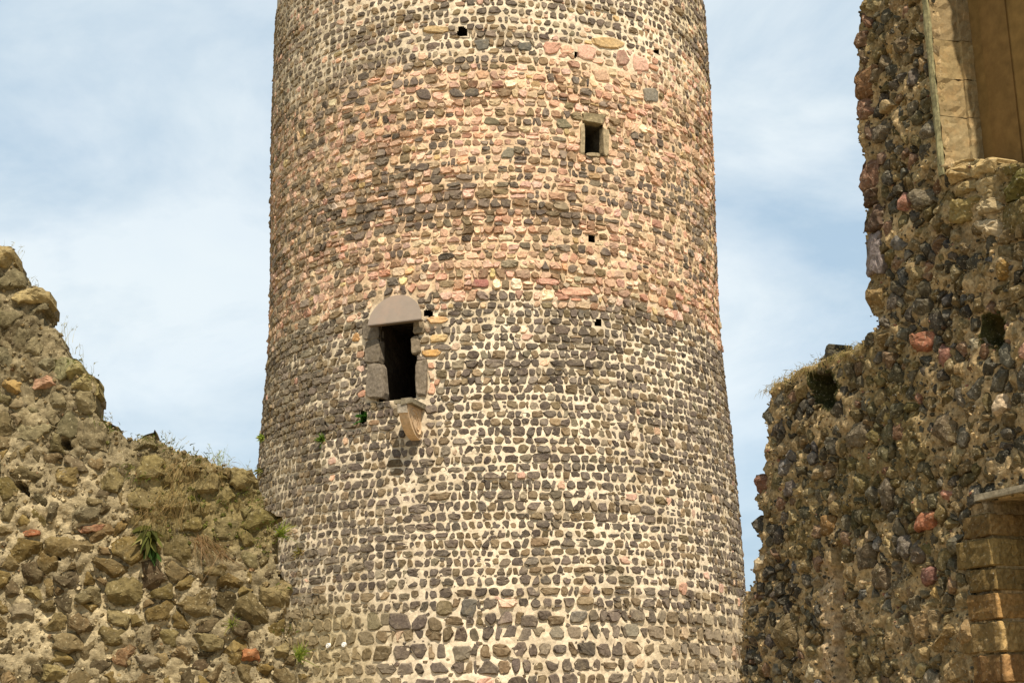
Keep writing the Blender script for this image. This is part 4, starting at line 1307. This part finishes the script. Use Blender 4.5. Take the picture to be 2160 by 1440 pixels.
# the broad leaved plant hanging from the left wall
pl_base = lp3(318, 1125, .03)
herb = Pile()
for i in range(26):
    a_ = rnd.uniform(-1.7, 1.7)
    l = rnd.uniform(.08, .22)
    dv = np.array([math.sin(a_) * .85, -rnd.uniform(.25, .9), -math.cos(a_) * .6 + rnd.uniform(-.25, .35)]); dv /= np.linalg.norm(dv)
    b_ = np.array(pl_base) + np.array([rnd.gauss(0, .02), -.02, rnd.gauss(0, .03)])
    blade(b_, b_ + dv * l, .05 * rnd.uniform(.7, 1.2), (0, 0, -.35 * l), rnd.choice([(.14, .14, .032), (.08, .085, .018), (.20, .18, .06), (.045, .048, .012)]), herb, 5, np.array([rnd.gauss(0, .5), -1, rnd.gauss(0, .4)]))
for i in range(9):
    b_ = np.array(pl_base) + np.array([rnd.gauss(0, .03), -.01, -.14 + rnd.gauss(0, .04)])
    blade(b_, b_ + np.array([rnd.gauss(0, .04), -.05, -.10]), .045, (0, 0, -.03), rnd.choice([(.05, .10, .02), (.03, .055, .012)]), herb, 4, np.array([rnd.gauss(0, .4), -1, 0]))
o = herb.build('hanging_plant', M_LEAF, None, origin=pl_base)
o['label'], o['category'], o['kind'] = 'broad leaved plant hanging from the ruined wall face below dry grass', 'plant', 'thing'
def dry(name, label, spots, n, length, width, cols, up, spread, droop):
    pile = Pile()
    for base in spots:
        for _ in range(n):
            dv = np.array(up) + np.array([rnd.gauss(0, spread) for _ in range(3)]); dv /= np.linalg.norm(dv)
            l = length * rnd.uniform(.35, 1.1)
            b_ = np.array(base) + np.array([rnd.gauss(0, .06), rnd.gauss(0, .03), rnd.gauss(0, .03)])
            blade(b_, b_ + dv * l, width * rnd.uniform(.6, 1.2), (rnd.gauss(0, .15) * l, rnd.gauss(0, .1) * l, -droop * l * rnd.uniform(.2, 1)), rnd.choice(cols), pile, 4)
    o = pile.build(name, M_LEAF)
    o['label'], o['kind'] = label, 'stuff'
    return o
dry('dry_grass', 'dry brown grass hanging over the shoulder of the ruined wall', [lp3(x, y, .06) for x, y in ((360, 985), (385, 975), (405, 985), (375, 1020), (350, 1045), (335, 1060), (365, 1065), (440, 975), (465, 985), (320, 1085), (300, 1080), (355, 1090), (395, 1050))], 26, .24, .006, [(.20, .135, .05), (.28, .19, .08), (.15, .11, .035)], (.05, -.4, -.5), .55, .5)
dry('dry_twigs', 'bundle of dry brown stalks hanging from the ruined wall face', [lp3(x, y, .06) for x, y in ((415, 1135), (425, 1138), (440, 1142), (455, 1160))], 26, .36, .007, [(.24, .15, .065), (.33, .21, .11), (.15, .10, .04)], (.55, -.3, -.6), .28, .3)
dry('low_growth', 'olive and green low growth along the broken top and ledges of the ruined wall', [lp3(x, y, .05) for x, y in ((290, 925), (320, 925), (345, 935), (370, 950), (400, 962), (430, 966), (210, 885), (240, 905), (150, 765), (185, 795), (470, 1060), (520, 1045), (545, 1060), (505, 1120), (540, 1140), (565, 1110), (420, 1060), (300, 1010), (270, 985), (610, 1330), (600, 1240))], 22, .075, .012, [(.10, .12, .02), (.16, .15, .04), (.13, .10, .035), (.07, .09, .015)], (.1, -.7, .15), .65, .6)
# single grasses against the sky, on the tops of both walls
def stalks(label, spots, length, cols, n=7, width=.005, spread=.22):
    pile = Pile()
    for (base, l0) in spots:
        for _ in range(n):
            dv = np.array([rnd.gauss(.08, spread), rnd.gauss(0, spread), 1.0]); dv /= np.linalg.norm(dv)
            l = l0 * rnd.uniform(.4, 1.05)
            b_ = np.array(base) + np.array([rnd.gauss(0, .05), rnd.gauss(0, .08), -.03])
            bend = (rnd.gauss(0, .25) * l, 0, -.1 * l)
            blade(b_, b_ + dv * l, width, bend, rnd.choice(cols), pile, 4)
            tip = b_ + dv * l + np.array(bend)
            for _ in range(rnd.choice((0, 3, 5))):   # seed heads
                q = b_ + (tip - b_) * rnd.uniform(.75, 1.0)
                blade(q, q + np.array([rnd.gauss(0, .02), rnd.gauss(0, .02), rnd.uniform(.0, .03)]), .006, (0, 0, 0), rnd.choice(cols), pile, 2)
    o = pile.build('grass', M_LEAF)
    o['label'], o['kind'] = label, 'stuff'
SK = [(.26, .24, .12), (.36, .33, .17), (.20, .19, .09), (.42, .38, .22)]
stalks('thin seed grasses along the stepped top of the ruined wall', [(lp3(x, y, -.25), l) for x, y, l in
       ((8, 520, .20), (22, 522, .17), (48, 575, .09), (60, 590, .10), (120, 690, .24), (130, 705, .28), (140, 730, .18), (155, 757, .17), (168, 765, .16), (210, 872, .12), (350, 930, .22), (362, 940, .26), (395, 950, .16), (452, 970, .22), (462, 978, .28), (475, 982, .20), (512, 990, .22), (520, 998, .24), (290, 915, .08))], .2, SK)
stalks('pale green stems on the shoulder of the ruined wall', [(lp3(x, y, -.2), l) for x, y, l in ((440, 965, .16), (455, 972, .26), (458, 975, .30))], .2, [(.30, .34, .12), (.24, .28, .08)], 6, .007, .15)
stalks('dry grasses on the sloping top of the lower part of the palace wall', [(rp3(x, y, -.3), l) for x, y, l in
       ((1655, 795, .20), (1668, 788, .26), (1690, 775, .18), (1700, 772, .30), (1712, 766, .26), (1722, 762, .20), (1740, 755, .20), (1752, 748, .22), (1770, 742, .20), (1785, 736, .26), (1800, 730, .14))], .2, SK, 8, .006)
# turf cap on the sloping top of the right wall
dry('turf', 'straw coloured turf over the sloping top of the palace wall', [rp3(x, y + 7, e) for x, y in ((1630, 815), (1640, 806), (1652, 798), (1664, 791), (1678, 784), (1692, 777), (1706, 771), (1720, 764), (1735, 758), (1750, 752), (1766, 746), (1782, 740), (1798, 733), (1815, 726), (1828, 720)) for e in (.03, .07)], 26, .10, .007, [(.34, .26, .11), (.26, .20, .08), (.20, .17, .06)], (-.3, -.35, -.15), .5, .7)
for ob in bpy.data.objects:
    if '_o' in ob:
        del ob['_o']
